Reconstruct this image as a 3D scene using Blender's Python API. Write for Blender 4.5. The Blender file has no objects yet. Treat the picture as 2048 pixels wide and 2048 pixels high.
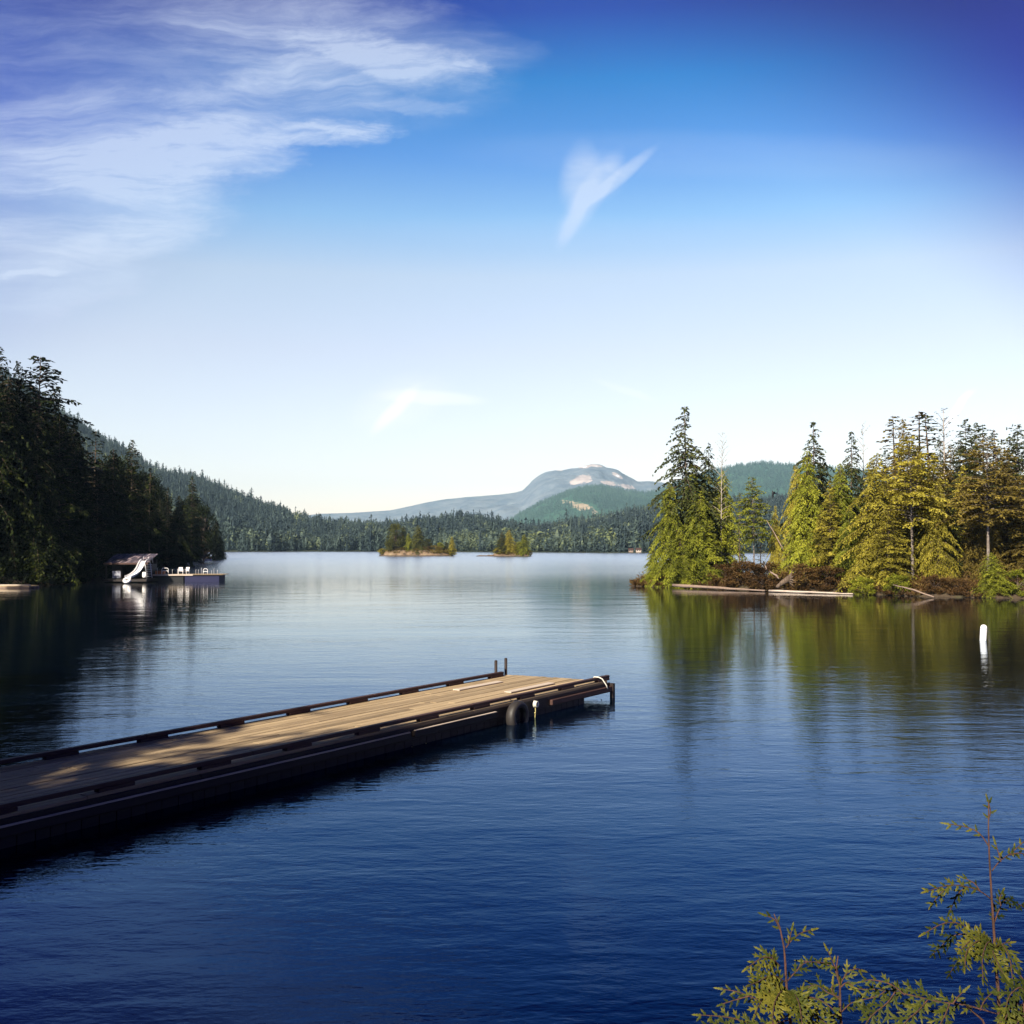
import bpy, bmesh, math, random
import numpy as np
from mathutils import Vector, Matrix

SC = bpy.context.scene
COL = SC.collection
R = math.radians
rng = np.random.default_rng(7)
random.seed(7)

# ------------------------------------------------------------------ camera
F = 2100.0                      # focal length in units of a 2048 wide frame
CAM_H = 3.5
PITCH = math.atan((1092 - 1024) / F)
cam_d = bpy.data.cameras.new('camera')
cam = bpy.data.objects.new('camera', cam_d)
COL.objects.link(cam)
cam.location = (0, 0, CAM_H)
cam.rotation_euler = (R(90) + PITCH, 0, 0)
cam_d.sensor_width = 36.0
cam_d.lens = 36.0 * F / 2048
cam_d.clip_start = 0.05
cam_d.clip_end = 40000
SC.camera = cam


def at(px, py, d):
    """world point seen at photo pixel (px, py) at forward distance d"""
    vx, vz = (px - 1024) / F, -(py - 1024) / F
    c, s = math.cos(PITCH), math.sin(PITCH)
    y = c - s * vz
    z = s + c * vz
    k = d / y
    return Vector((vx * k, d, CAM_H + z * k))


# ------------------------------------------------------------------ light
SUN_DIR = Vector((-0.54, -0.84, 0)).normalized()
SUN_EL = R(33)
SC.view_settings.view_transform = 'Standard'
SC.view_settings.look = 'None'
SC.view_settings.gamma = 1
SC.view_settings.exposure = 1.2
SC.cycles.max_bounces = 6
SC.cycles.diffuse_bounces = 2
SC.cycles.glossy_bounces = 3
SC.cycles.transmission_bounces = 2
SC.cycles.volume_bounces = 0
SC.cycles.transparent_max_bounces = 8
SC.cycles.use_denoising = True
SC.cycles.sample_clamp_indirect = 6

world = bpy.data.worlds.new('World')
SC.world = world
world.use_nodes = True


class NT:
    """small node helper"""
    def __init__(s, tree):
        s.t = tree
        tree.nodes.clear()

    def n(s, kind, **kw):
        nd = s.t.nodes.new(kind)
        for k, v in kw.items():
            setattr(nd, k, v)
        return nd

    def put(s, sock, v):
        if v is None:
            return
        if hasattr(v, 'bl_idname') and hasattr(v, 'is_output'):
            s.t.links.new(v, sock)
        else:
            sock.default_value = v

    def math(s, op, a, b=None, c=None, clamp=False):
        nd = s.n('ShaderNodeMath', operation=op, use_clamp=clamp)
        s.put(nd.inputs[0], a)
        s.put(nd.inputs[1], b)
        s.put(nd.inputs[2], c)
        return nd.outputs[0]

    def vmath(s, op, a, b=None):
        nd = s.n('ShaderNodeVectorMath', operation=op)
        s.put(nd.inputs[0], a)
        s.put(nd.inputs[1], b)
        return nd.outputs[0]

    def smooth(s, v, a, b, lo=0.0, hi=1.0):
        nd = s.n('ShaderNodeMapRange', interpolation_type='SMOOTHSTEP')
        s.put(nd.inputs[0], v)
        for i, x in enumerate((a, b, lo, hi)):
            nd.inputs[i + 1].default_value = x
        return nd.outputs[0]

    def mix(s, f, a, b, blend='MIX'):
        nd = s.n('ShaderNodeMix', data_type='RGBA', blend_type=blend)
        s.put(nd.inputs[0], f)
        s.put(nd.inputs[6], a if not isinstance(a, tuple) or len(a) == 4 else (*a, 1))
        s.put(nd.inputs[7], b if not isinstance(b, tuple) or len(b) == 4 else (*b, 1))
        return nd.outputs[2]

    def noise(s, vec, scale=1.0, detail=4, rough=0.55, dist=0.0, dim='3D', col=False):
        nd = s.n('ShaderNodeTexNoise', noise_dimensions=dim)
        s.put(nd.inputs['Vector'], vec)
        nd.inputs['Scale'].default_value = scale
        nd.inputs['Detail'].default_value = detail
        nd.inputs['Roughness'].default_value = rough
        nd.inputs['Distortion'].default_value = dist
        return nd.outputs[1 if col else 0]

    def mapping(s, vec, loc=(0, 0, 0), rot=(0, 0, 0), scale=(1, 1, 1)):
        nd = s.n('ShaderNodeMapping')
        s.put(nd.inputs[0], vec)
        nd.inputs[1].default_value = loc
        nd.inputs[2].default_value = rot
        nd.inputs[3].default_value = scale
        return nd.outputs[0]

    def ramp(s, f, stops, interp='LINEAR'):
        nd = s.n('ShaderNodeValToRGB')
        cr = nd.color_ramp
        cr.interpolation = interp
        while len(cr.elements) < len(stops):
            cr.elements.new(0.5)
        for e, (p, c) in zip(cr.elements, stops):
            e.position = p
            e.color = (*c, 1) if len(c) == 3 else c
        s.put(nd.inputs[0], f)
        return nd.outputs[0]

    def link(s, a, b):
        s.t.links.new(a, b)


# ---- sky: Nishita graded with elevation, high cirrus laid over it
w = NT(world.node_tree)
out = w.n('ShaderNodeOutputWorld')
bg = w.n('ShaderNodeBackground')
bg.inputs[1].default_value = 0.105
w.link(bg.outputs[0], out.inputs[0])
sky = w.n('ShaderNodeTexSky', sky_type='NISHITA')
sky.sun_disc = False
sky.sun_elevation = SUN_EL
sky.sun_rotation = math.atan2(SUN_DIR.x, SUN_DIR.y)
sky.altitude = 200
sky.air_density = 1.0
sky.dust_density = 0.6
sky.ozone_density = 2.0
tc = w.n('ShaderNodeTexCoord')
sep = w.n('ShaderNodeSeparateXYZ')
w.link(tc.outputs['Generated'], sep.inputs[0])
dx, dy, dz = sep.outputs
dyc = w.math('MAXIMUM', dy, 0.05)
u = w.math('DIVIDE', dx, dyc)
v = w.math('DIVIDE', dz, dyc)
# deeper blue high up and towards both upper corners, vignette falloff painted in
grade = w.ramp(dz, [(0.0, (1.02, 0.80, 0.74)), (0.09, (1.02, 0.78, 0.70)), (0.183, (1.10, 0.80, 0.69)), (0.25, (1.10, 0.86, 0.72)),
                    (0.30, (0.66, 0.78, 0.80)), (0.35, (0.30, 0.56, 0.80)), (0.41, (0.05, 0.42, 0.70)), (0.46, (0.02, 0.13, 0.52)),
                    (0.60, (0.02, 0.08, 0.38)), (1.0, (0.03, 0.07, 0.33))])
base = w.mix(1.0, sky.outputs[0], grade, 'MULTIPLY')
side = w.smooth(w.math('ADD', w.math('MULTIPLY', u, 0.75), v), 0.54, 0.88)
base = w.mix(w.math('MULTIPLY', side, 0.98), base, w.mix(1.0, base, (0.0, 0.015, 0.42), 'MULTIPLY'))
side2 = w.smooth(w.math('ADD', w.math('MULTIPLY', u, -0.7), v), 0.44, 0.85)
base = w.mix(w.math('MULTIPLY', side2, 0.95), base, w.mix(1.0, base, (0.10, 0.20, 0.72), 'MULTIPLY'))
# cirrus
uv = w.n('ShaderNodeCombineXYZ')
w.link(u, uv.inputs[0])
w.link(v, uv.inputs[1])
UV = uv.outputs[0]
warp = w.vmath('SUBTRACT', w.noise(UV, 5.0, 4, 0.6, col=True), (0.5, 0.5, 0.5))
warp_s = w.n('ShaderNodeVectorMath', operation='SCALE')
w.link(warp, warp_s.inputs[0])
warp_s.inputs[3].default_value = 0.055
UVw = w.vmath('ADD', UV, warp_s.outputs[0])
sw = w.n('ShaderNodeSeparateXYZ')
warp2 = w.n('ShaderNodeVectorMath', operation='MULTIPLY')
w.link(w.vmath('SUBTRACT', w.noise(w.mapping(UV, rot=(0, 0, R(10)), scale=(1, 2.6, 1)), 6.0, 8, 0.68, col=True), (0.5, 0.5, 0.5)), warp2.inputs[0])
warp2.inputs[1].default_value = (0.19, 0.06, 0.0)
w.link(w.vmath('ADD', UV, warp2.outputs[0]), sw.inputs[0])
uw, vw = sw.outputs[0], sw.outputs[1]


def blob(cx, cy, rx, ry, ang, soft=1.0, amp=1.0, uu=uw, vv=vw):
    """soft ellipse of cloud centred at photo pixel (cx, cy), radii in pixels"""
    c, s = math.cos(ang), math.sin(ang)
    U0, V0 = (cx - 1024) / F, (1092 - cy) / F
    a = w.math('SUBTRACT', uu, U0)
    b = w.math('SUBTRACT', vv, V0)
    x = w.math('DIVIDE', w.math('ADD', w.math('MULTIPLY', a, c), w.math('MULTIPLY', b, s)), rx / F)
    y = w.math('DIVIDE', w.math('SUBTRACT', w.math('MULTIPLY', b, c), w.math('MULTIPLY', a, s)), ry / F)
    r2 = w.math('ADD', w.math('MULTIPLY', x, x), w.math('MULTIPLY', y, y))
    return w.smooth(r2, soft, 0.0, 0.0, amp)


def total(parts):
    t = parts[0]
    for p in parts[1:]:
        t = w.math('ADD', t, p)
    return t


veil = total([blob(150, 150, 800, 260, R(8), amp=0.55), blob(640, 70, 420, 170, R(-14), amp=0.75),
              blob(70, 410, 470, 250, R(20), amp=1.15), blob(330, 330, 300, 110, R(14), amp=1.0),
              blob(560, 200, 330, 110, R(10), amp=0.55), blob(900, 60, 220, 70, R(-12), amp=0.35)])
crisp = total([blob(760, 105, 230, 50, R(-14), amp=0.9), blob(640, 265, 160, 30, R(6), amp=0.9),
               blob(700, 243, 70, 20, R(-4), amp=0.6), blob(430, 320, 220, 45, R(8), amp=0.6),
               blob(250, 470, 260, 60, R(14), amp=0.6), blob(820, 195, 120, 24, R(-8), amp=0.35),
               blob(50, 542, 90, 14, R(3), amp=0.9), blob(150, 590, 160, 50, R(16), amp=0.4)])
streak = w.noise(w.mapping(UVw, rot=(0, 0, R(9)), scale=(2.2, 15.0, 1)), 2.0, 9, 0.70, 0.5)
streak = w.smooth(streak, 0.30, 0.76)
broken = w.smooth(w.noise(w.mapping(UVw, rot=(0, 0, R(-20)), scale=(4, 15, 1)), 1.4, 8, 0.7, 0.6), 0.25, 0.7, 0.78, 1.1)
fine = w.noise(w.mapping(UVw, rot=(0, 0, R(14)), scale=(6, 34.0, 1)), 2.0, 9, 0.75, 0.8)
fine = w.smooth(fine, 0.25, 0.8)
cl = w.math('ADD', w.math('MULTIPLY', veil, w.math('MULTIPLY_ADD', streak, 0.60, 0.22)),
            w.math('MULTIPLY', crisp, w.math('MULTIPLY_ADD', fine, 0.9, 0.20)))
# lone wisps
UVq = w.vmath('ADD', UV, w.vmath('MULTIPLY', warp_s.outputs[0], (0.35, 0.35, 0.35)))
sq = w.n('ShaderNodeSeparateXYZ')
w.link(UVq, sq.inputs[0])
q = dict(uu=sq.outputs[0], vv=sq.outputs[1])
wisp = total([blob(1180, 385, 130, 34, R(57), amp=0.5, **q), blob(1240, 345, 110, 18, R(40), amp=0.6, **q),
              blob(1160, 350, 90, 48, R(85), amp=0.45, **q), blob(1150, 430, 80, 20, R(66), amp=0.45, **q), blob(1190, 345, 80, 60, R(20), amp=0.3, **q),
              blob(790, 820, 80, 18, R(48), amp=0.7, **q), blob(860, 795, 130, 18, R(-2), amp=0.6, **q), blob(800, 805, 120, 60, R(20), amp=0.25, **q),
              blob(1912, 820, 60, 10, R(55), amp=0.75, **q), blob(1935, 790, 30, 7, R(35), amp=0.35, **q),
              blob(1450, 300, 620, 60, R(-1), amp=0.14, **q), blob(1150, 455, 520, 40, R(0), amp=0.08, **q), blob(1250, 780, 80, 10, R(-20), amp=0.2, **q)])
cl = w.math('MULTIPLY', cl, broken)
cl = w.math('ADD', cl, w.math('MULTIPLY', wisp, w.math('MULTIPLY_ADD', fine, 0.35, 0.7)))
cl = w.math('MULTIPLY', w.math('MINIMUM', cl, 0.9), w.smooth(dy, 0.05, 0.3))
cloudcol = w.mix(1.0, w.mix(0.72, base, (3.2, 3.6, 4.35)), (1, 1, 1), 'MULTIPLY')
skyc = w.mix(cl, base, w.mix(1.0, cloudcol, w.mix(1.0, base, (1.35, 1.22, 1.10), 'MULTIPLY'), 'LIGHTEN'))
w.link(skyc, bg.inputs[0])

sun_d = bpy.data.lights.new('sun', 'SUN')
sun_d.energy = 5.0
sun_d.angle = R(0.55)
sun_d.color = (1.0, 0.90, 0.74)
sun = bpy.data.objects.new('sun', sun_d)
COL.objects.link(sun)
sd = Vector((SUN_DIR.x * math.cos(SUN_EL), SUN_DIR.y * math.cos(SUN_EL), math.sin(SUN_EL)))
sun.rotation_euler = sd.to_track_quat('Z', 'Y').to_euler()
sun.location = (0, 0, 50)


# ------------------------------------------------------------------ tagging and mesh helpers
def tag(o, label=None, cat=None, group=None, kind=None):
    if label:
        o['label'] = label
    if cat:
        o['category'] = cat
    if group:
        o['group'] = group
    if kind:
        o['kind'] = kind
    return o


def link(name, me, mat=None, parent=None):
    o = bpy.data.objects.new(name, me)
    COL.objects.link(o)
    if mat and me is not None:
        me.materials.append(mat)
    if parent:
        o.parent = parent
    return o


def empty(name, loc, rz=0.0):
    o = bpy.data.objects.new(name, None)
    COL.objects.link(o)
    o.location = loc
    o.rotation_euler = (0, 0, rz)
    o.empty_display_size = 0.2
    return o


def mesh_np(name, V, Q, cols=None, smooth=False):
    """V (n,3); Q (m,k) all faces the same size; cols (m,) face attribute 'tint'"""
    V = np.asarray(V, dtype=np.float32)
    Q = np.asarray(Q, dtype=np.int32)
    k = Q.shape[1]
    me = bpy.data.meshes.new(name)
    me.vertices.add(len(V))
    me.vertices.foreach_set('co', V.ravel())
    me.loops.add(Q.size)
    me.loops.foreach_set('vertex_index', Q.ravel())
    me.polygons.add(len(Q))
    me.polygons.foreach_set('loop_start', np.arange(0, Q.size, k, dtype=np.int32))
    me.polygons.foreach_set('loop_total', np.full(len(Q), k, dtype=np.int32))
    me.polygons.foreach_set('use_smooth', np.full(len(Q), smooth, dtype=bool))
    if cols is not None:
        a = me.attributes.new('tint', 'FLOAT', 'FACE')
        a.data.foreach_set('value', np.asarray(cols, dtype=np.float32))
    me.update(calc_edges=True)
    return me


class MB:
    """collects shapes into one mesh"""
    def __init__(s):
        s.bm = bmesh.new()
        s.tint = s.bm.faces.layers.float.new('tint')

    def box(s, lo, hi, tint=0.5, bev=0.0, skew=None):
        x0, y0, z0 = lo
        x1, y1, z1 = hi
        vs = [s.bm.verts.new(p) for p in ((x0, y0, z0), (x1, y0, z0), (x1, y1, z0), (x0, y1, z0),
                                          (x0, y0, z1), (x1, y0, z1), (x1, y1, z1), (x0, y1, z1))]
        fs = [s.bm.faces.new([vs[i] for i in f]) for f in
              ((3, 2, 1, 0), (4, 5, 6, 7), (0, 1, 5, 4), (1, 2, 6, 5), (2, 3, 7, 6), (3, 0, 4, 7))]
        for f in fs:
            f[s.tint] = tint
        if bev > 0:
            es = list({e for f in fs for e in f.edges})
            r = bmesh.ops.bevel(s.bm, geom=es, offset=bev, segments=1, affect='EDGES', profile=0.5)
            for f in r['faces']:
                f[s.tint] = tint
        return vs

    def tube(s, pts, rads, seg=8, tint=0.5, cap=True, smooth=True):
        pts = [Vector(p) for p in pts]
        if not hasattr(rads, '__len__'):
            rads = [rads] * len(pts)
        rings = []
        ref = None
        for i, p in enumerate(pts):
            t = (pts[min(i + 1, len(pts) - 1)] - pts[max(i - 1, 0)])
            if t.length < 1e-9:
                t = Vector((0, 0, 1))
            t.normalize()
            if ref is None:
                ref = Vector((0, 0, 1)) if abs(t.z) < 0.9 else Vector((1, 0, 0))
            a = t.cross(ref)
            if a.length < 1e-4:
                a = t.orthogonal()
            a.normalize()
            b = t.cross(a)
            ref = a.cross(t)
            rings.append([s.bm.verts.new(p + (a * math.cos(2 * math.pi * k / seg) + b * math.sin(2 * math.pi * k / seg)) * rads[i])
                          for k in range(seg)])
        for r0, r1 in zip(rings, rings[1:]):
            for k in range(seg):
                f = s.bm.faces.new((r0[k], r0[(k + 1) % seg], r1[(k + 1) % seg], r1[k]))
                f.smooth = smooth
                f[s.tint] = tint
        if cap:
            for r_ in (rings[0], rings[-1][::-1]):
                f = s.bm.faces.new(r_[::-1])
                f[s.tint] = tint
        return rings

    def poly(s, pts, tint=0.5):
        f = s.bm.faces.new([s.bm.verts.new(p) for p in pts])
        f[s.tint] = tint
        return f

    def build(s, name, mat, parent=None, fix=True):
        if fix:
            bmesh.ops.recalc_face_normals(s.bm, faces=s.bm.faces)
        me = bpy.data.meshes.new(name)
        s.bm.to_mesh(me)
        s.bm.free()
        return link(name, me, mat, parent)


# ------------------------------------------------------------------ materials
def new_mat(name):
    m = bpy.data.materials.new(name)
    m.use_nodes = True
    t = NT(m.node_tree)
    o = t.n('ShaderNodeOutputMaterial')
    return m, t, o


def principled(t, o, col, rough=0.7, metal=0.0, spec=0.4, normal=None):
    p = t.n('ShaderNodeBsdfPrincipled')
    t.put(p.inputs['Base Color'], col if not isinstance(col, tuple) else (*col[:3], 1))
    t.put(p.inputs['Roughness'], rough)
    p.inputs['Metallic'].default_value = metal
    p.inputs['Specular IOR Level'].default_value = spec
    if normal is not None:
        t.link(normal, p.inputs['Normal'])
    t.link(p.outputs[0], o.inputs[0])
    return p


def attr(t, name='tint'):
    a = t.n('ShaderNodeAttribute')
    a.attribute_name = name
    return a.outputs['Fac']


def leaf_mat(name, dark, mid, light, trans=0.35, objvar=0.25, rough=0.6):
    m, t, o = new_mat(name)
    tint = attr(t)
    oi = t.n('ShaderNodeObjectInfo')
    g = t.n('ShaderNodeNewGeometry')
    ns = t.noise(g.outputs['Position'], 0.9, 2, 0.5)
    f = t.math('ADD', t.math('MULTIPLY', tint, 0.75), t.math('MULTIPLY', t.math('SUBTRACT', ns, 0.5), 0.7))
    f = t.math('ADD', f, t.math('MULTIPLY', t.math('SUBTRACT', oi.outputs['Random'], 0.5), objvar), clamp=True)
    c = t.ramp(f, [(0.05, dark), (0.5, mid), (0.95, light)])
    p = t.n('ShaderNodeBsdfPrincipled')
    t.link(c, p.inputs['Base Color'])
    p.inputs['Roughness'].default_value = rough
    p.inputs['Specular IOR Level'].default_value = 0.10
    tr = t.n('ShaderNodeBsdfTranslucent')
    t.link(t.mix(1.0, c, (1.3, 1.15, 0.5), 'MULTIPLY'), tr.inputs[0])
    mx = t.n('ShaderNodeMixShader')
    mx.inputs[0].default_value = trans
    t.link(p.outputs[0], mx.inputs[1])
    t.link(tr.outputs[0], mx.inputs[2])
    t.link(mx.outputs[0], o.inputs[0])
    return m


def bark_mat(name, a, b, scale=3.0):
    m, t, o = new_mat(name)
    tcn = t.n('ShaderNodeTexCoord')
    n1 = t.noise(t.mapping(tcn.outputs['Object'], scale=(1, 1, 0.18)), scale * 4, 5, 0.65)
    c = t.mix(t.smooth(n1, 0.3, 0.7), a, b)
    bp = t.n('ShaderNodeBump')
    bp.inputs['Strength'].default_value = 0.6
    bp.inputs['Distance'].default_value = 0.04
    t.link(n1, bp.inputs['Height'])
    principled(t, o, c, 0.9, normal=bp.outputs[0])
    return m


def wood_mat(name, a, b, grain=(0.5, 16, 16), var=0.5, rough=0.8, bump=0.5, dirt=0.35):
    """timber: grain runs along local x; 'tint' per board"""
    m, t, o = new_mat(name)
    tcn = t.n('ShaderNodeTexCoord')
    P = tcn.outputs['Object']
    tint = attr(t)
    off = t.n('ShaderNodeCombineXYZ')
    t.link(t.math('MULTIPLY', tint, 37.0), off.inputs[0])
    P2 = t.vmath('ADD', P, off.outputs[0])
    g = t.noise(t.mapping(P2, scale=grain), 3.0, 6, 0.65, 0.4)
    st = t.noise(t.mapping(P, scale=(0.6, 1.6, 1)), 1.7, 4, 0.6)
    f = t.math('ADD', t.math('MULTIPLY', t.math('SUBTRACT', g, 0.5), 1.1), t.math('MULTIPLY_ADD', t.math('SUBTRACT', tint, 0.5), var * 2, 0.5), clamp=True)
    c = t.mix(f, a, b)
    c = t.mix(t.math('MULTIPLY', t.smooth(st, 0.5, 0.75), dirt), c, t.mix(1.0, c, (0.35, 0.3, 0.28), 'MULTIPLY'))
    bp = t.n('ShaderNodeBump')
    bp.inputs['Strength'].default_value = bump
    bp.inputs['Distance'].default_value = 0.006
    t.link(g, bp.inputs['Height'])
    principled(t, o, c, rough, spec=0.3, normal=bp.outputs[0])
    return m


def plain_mat(name, col, rough=0.6, metal=0.0, spec=0.4, mott=0.25, scale=6.0):
    m, t, o = new_mat(name)
    tcn = t.n('ShaderNodeTexCoord')
    n1 = t.noise(tcn.outputs['Object'], scale, 5, 0.6)
    c = t.mix(t.math('MULTIPLY', t.smooth(n1, 0.35, 0.75), mott), col, tuple(x * 0.45 for x in col))
    principled(t, o, c, t.math('MULTIPLY_ADD', n1, 0.2, rough - 0.1), metal, spec)
    return m


M = {}
M['leaf_cedar'] = leaf_mat('cedar_foliage', (0.06, 0.075, 0.010), (0.26, 0.28, 0.028), (0.52, 0.50, 0.055))
M['leaf_yellow'] = leaf_mat('yellow_green_foliage', (0.08, 0.075, 0.012), (0.32, 0.28, 0.035), (0.56, 0.48, 0.08))
M['leaf_fir'] = leaf_mat('fir_foliage', (0.018, 0.024, 0.010), (0.055, 0.066, 0.018), (0.16, 0.16, 0.035), trans=0.25)
M['leaf_shade'] = leaf_mat('shade_darkened_foliage', (0.0025, 0.0045, 0.0018), (0.012, 0.020, 0.005), (0.075, 0.088, 0.013), trans=0.16)  # shade of the left wood put into the dark tones, sunlit flecks into the light
M['leaf_rust'] = leaf_mat('rusty_fir_foliage', (0.055, 0.042, 0.013), (0.17, 0.13, 0.026), (0.31, 0.235, 0.045))
M['leaf_scrub'] = leaf_mat('scrub_foliage', (0.045, 0.027, 0.012), (0.125, 0.070, 0.027), (0.23, 0.17, 0.045))
M['leaf_islet'] = leaf_mat('islet_foliage', (0.03, 0.035, 0.010), (0.10, 0.105, 0.022), (0.20, 0.19, 0.04))
M['leaf_pale'] = leaf_mat('pale_lichen_foliage', (0.13, 0.12, 0.06), (0.24, 0.22, 0.10), (0.38, 0.35, 0.18), trans=0.3)
M['leaf_near'] = leaf_mat('near_cedar_spray', (0.008, 0.015, 0.004), (0.046, 0.056, 0.009), (0.20, 0.175, 0.026), trans=0.25, rough=0.5)
M['bark'] = bark_mat('bark', (0.045, 0.030, 0.020), (0.16, 0.115, 0.08))
M['bark_pale'] = bark_mat('pale_bark', (0.18, 0.15, 0.12), (0.42, 0.37, 0.31))
M['bark_mid'] = bark_mat('grey_bark', (0.09, 0.07, 0.055), (0.26, 0.22, 0.18))
M['bark_red'] = bark_mat('young_red_bark', (0.045, 0.024, 0.013), (0.11, 0.048, 0.030), 30)
M['log'] = wood_mat('driftwood', (0.07, 0.045, 0.032), (0.34, 0.25, 0.19), grain=(0.5, 6, 6), var=0.3)
M['log_pale'] = wood_mat('bleached_log', (0.22, 0.17, 0.13), (0.56, 0.47, 0.38), grain=(0.5, 6, 6), var=0.3)
M['deck'] = wood_mat('weathered_deck', (0.14, 0.10, 0.055), (0.50, 0.37, 0.215), grain=(0.45, 15, 15), var=0.42, dirt=0.4)
M['timber'] = wood_mat('near_black_timber', (0.006, 0.004, 0.004), (0.032, 0.022, 0.018), var=0.2, rough=0.6)  # near-black brown tones
M['rail'] = wood_mat('red_brown_rail', (0.018, 0.009, 0.008), (0.085, 0.042, 0.033), var=0.25, rough=0.65)
M['black'] = plain_mat('black_hdpe', (0.004, 0.004, 0.005), 0.5)
M['rubber'] = plain_mat('worn_rubber', (0.028, 0.024, 0.022), 0.55, mott=0.4)
M['rope'] = plain_mat('white_rope', (0.62, 0.60, 0.52), 0.8, scale=60)
M['rope_y'] = plain_mat('yellow_rope', (0.42, 0.36, 0.14), 0.8, scale=60)
M['rust'] = plain_mat('rusty_steel', (0.03, 0.02, 0.017), 0.7, 0.2, scale=20)
M['white'] = plain_mat('white_plastic', (0.82, 0.80, 0.78), 0.35, mott=0.12)
M['steel'] = plain_mat('galvanised_steel', (0.60, 0.60, 0.62), 0.35, 0.6, mott=0.1)
M['navy'] = plain_mat('navy_float', (0.006, 0.008, 0.045), 0.75)
M['orange'] = plain_mat('orange_plastic', (0.42, 0.15, 0.05), 0.5)
M['grey'] = plain_mat('grey_board', (0.30, 0.31, 0.36), 0.6)
M['glass'] = plain_mat('dark_window', (0.02, 0.025, 0.03), 0.08, spec=0.6)


def roof_material():
    m, t, o = new_mat('sun_streaked_roof')
    tcn = t.n('ShaderNodeTexCoord')
    n1 = t.noise(t.mapping(tcn.outputs['Object'], scale=(2.2, 0.35, 1)), 2.0, 3, 0.5)
    c = t.ramp(n1, [(0.38, (0.06, 0.055, 0.075)), (0.52, (0.14, 0.11, 0.13)), (0.60, (0.55, 0.42, 0.42)), (0.7, (0.20, 0.17, 0.2))])  # pale streaks of sunlight painted into the roof colour
    principled(t, o, c, 0.45, 0.3)
    return m


M['roof'] = roof_material()


def ground_material():
    m, t, o = new_mat('forest_ground')
    g = t.n('ShaderNodeNewGeometry')
    P = g.outputs['Position']
    n1 = t.noise(P, 0.7, 6, 0.6)
    n2 = t.noise(P, 6.0, 5, 0.6)
    c = t.ramp(n1, [(0.3, (0.035, 0.026, 0.013)), (0.5, (0.075, 0.05, 0.028)), (0.7, (0.06, 0.06, 0.02))])
    c = t.mix(t.math('MULTIPLY', n2, 0.5), c, (0.03, 0.02, 0.012))
    bp = t.n('ShaderNodeBump')
    bp.inputs['Strength'].default_value = 0.8
    bp.inputs['Distance'].default_value = 0.15
    t.link(n2, bp.inputs['Height'])
    principled(t, o, c, 0.95, normal=bp.outputs[0])
    return m


def rock_material():
    m, t, o = new_mat('tan_islet_rock')
    g = t.n('ShaderNodeNewGeometry')
    P = g.outputs['Position']
    n1 = t.noise(P, 0.45, 6, 0.65)
    c = t.ramp(n1, [(0.38, (0.05, 0.035, 0.022)), (0.47, (0.14, 0.09, 0.05)), (0.57, (0.19, 0.135, 0.085)), (0.70, (0.23, 0.18, 0.10))])
    sp = t.n('ShaderNodeSeparateXYZ')
    t.link(P, sp.inputs[0])
    c = t.mix(t.smooth(sp.outputs[2], 0.35, 0.15), c, (0.045, 0.035, 0.028))     # wet band at the waterline
    bp = t.n('ShaderNodeBump')
    bp.inputs['Strength'].default_value = 0.9
    bp.inputs['Distance'].default_value = 0.5
    t.link(n1, bp.inputs['Height'])
    principled(t, o, c, 0.9, normal=bp.outputs[0])
    return m


M['ground'] = ground_material()
M['rock'] = rock_material()


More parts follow.
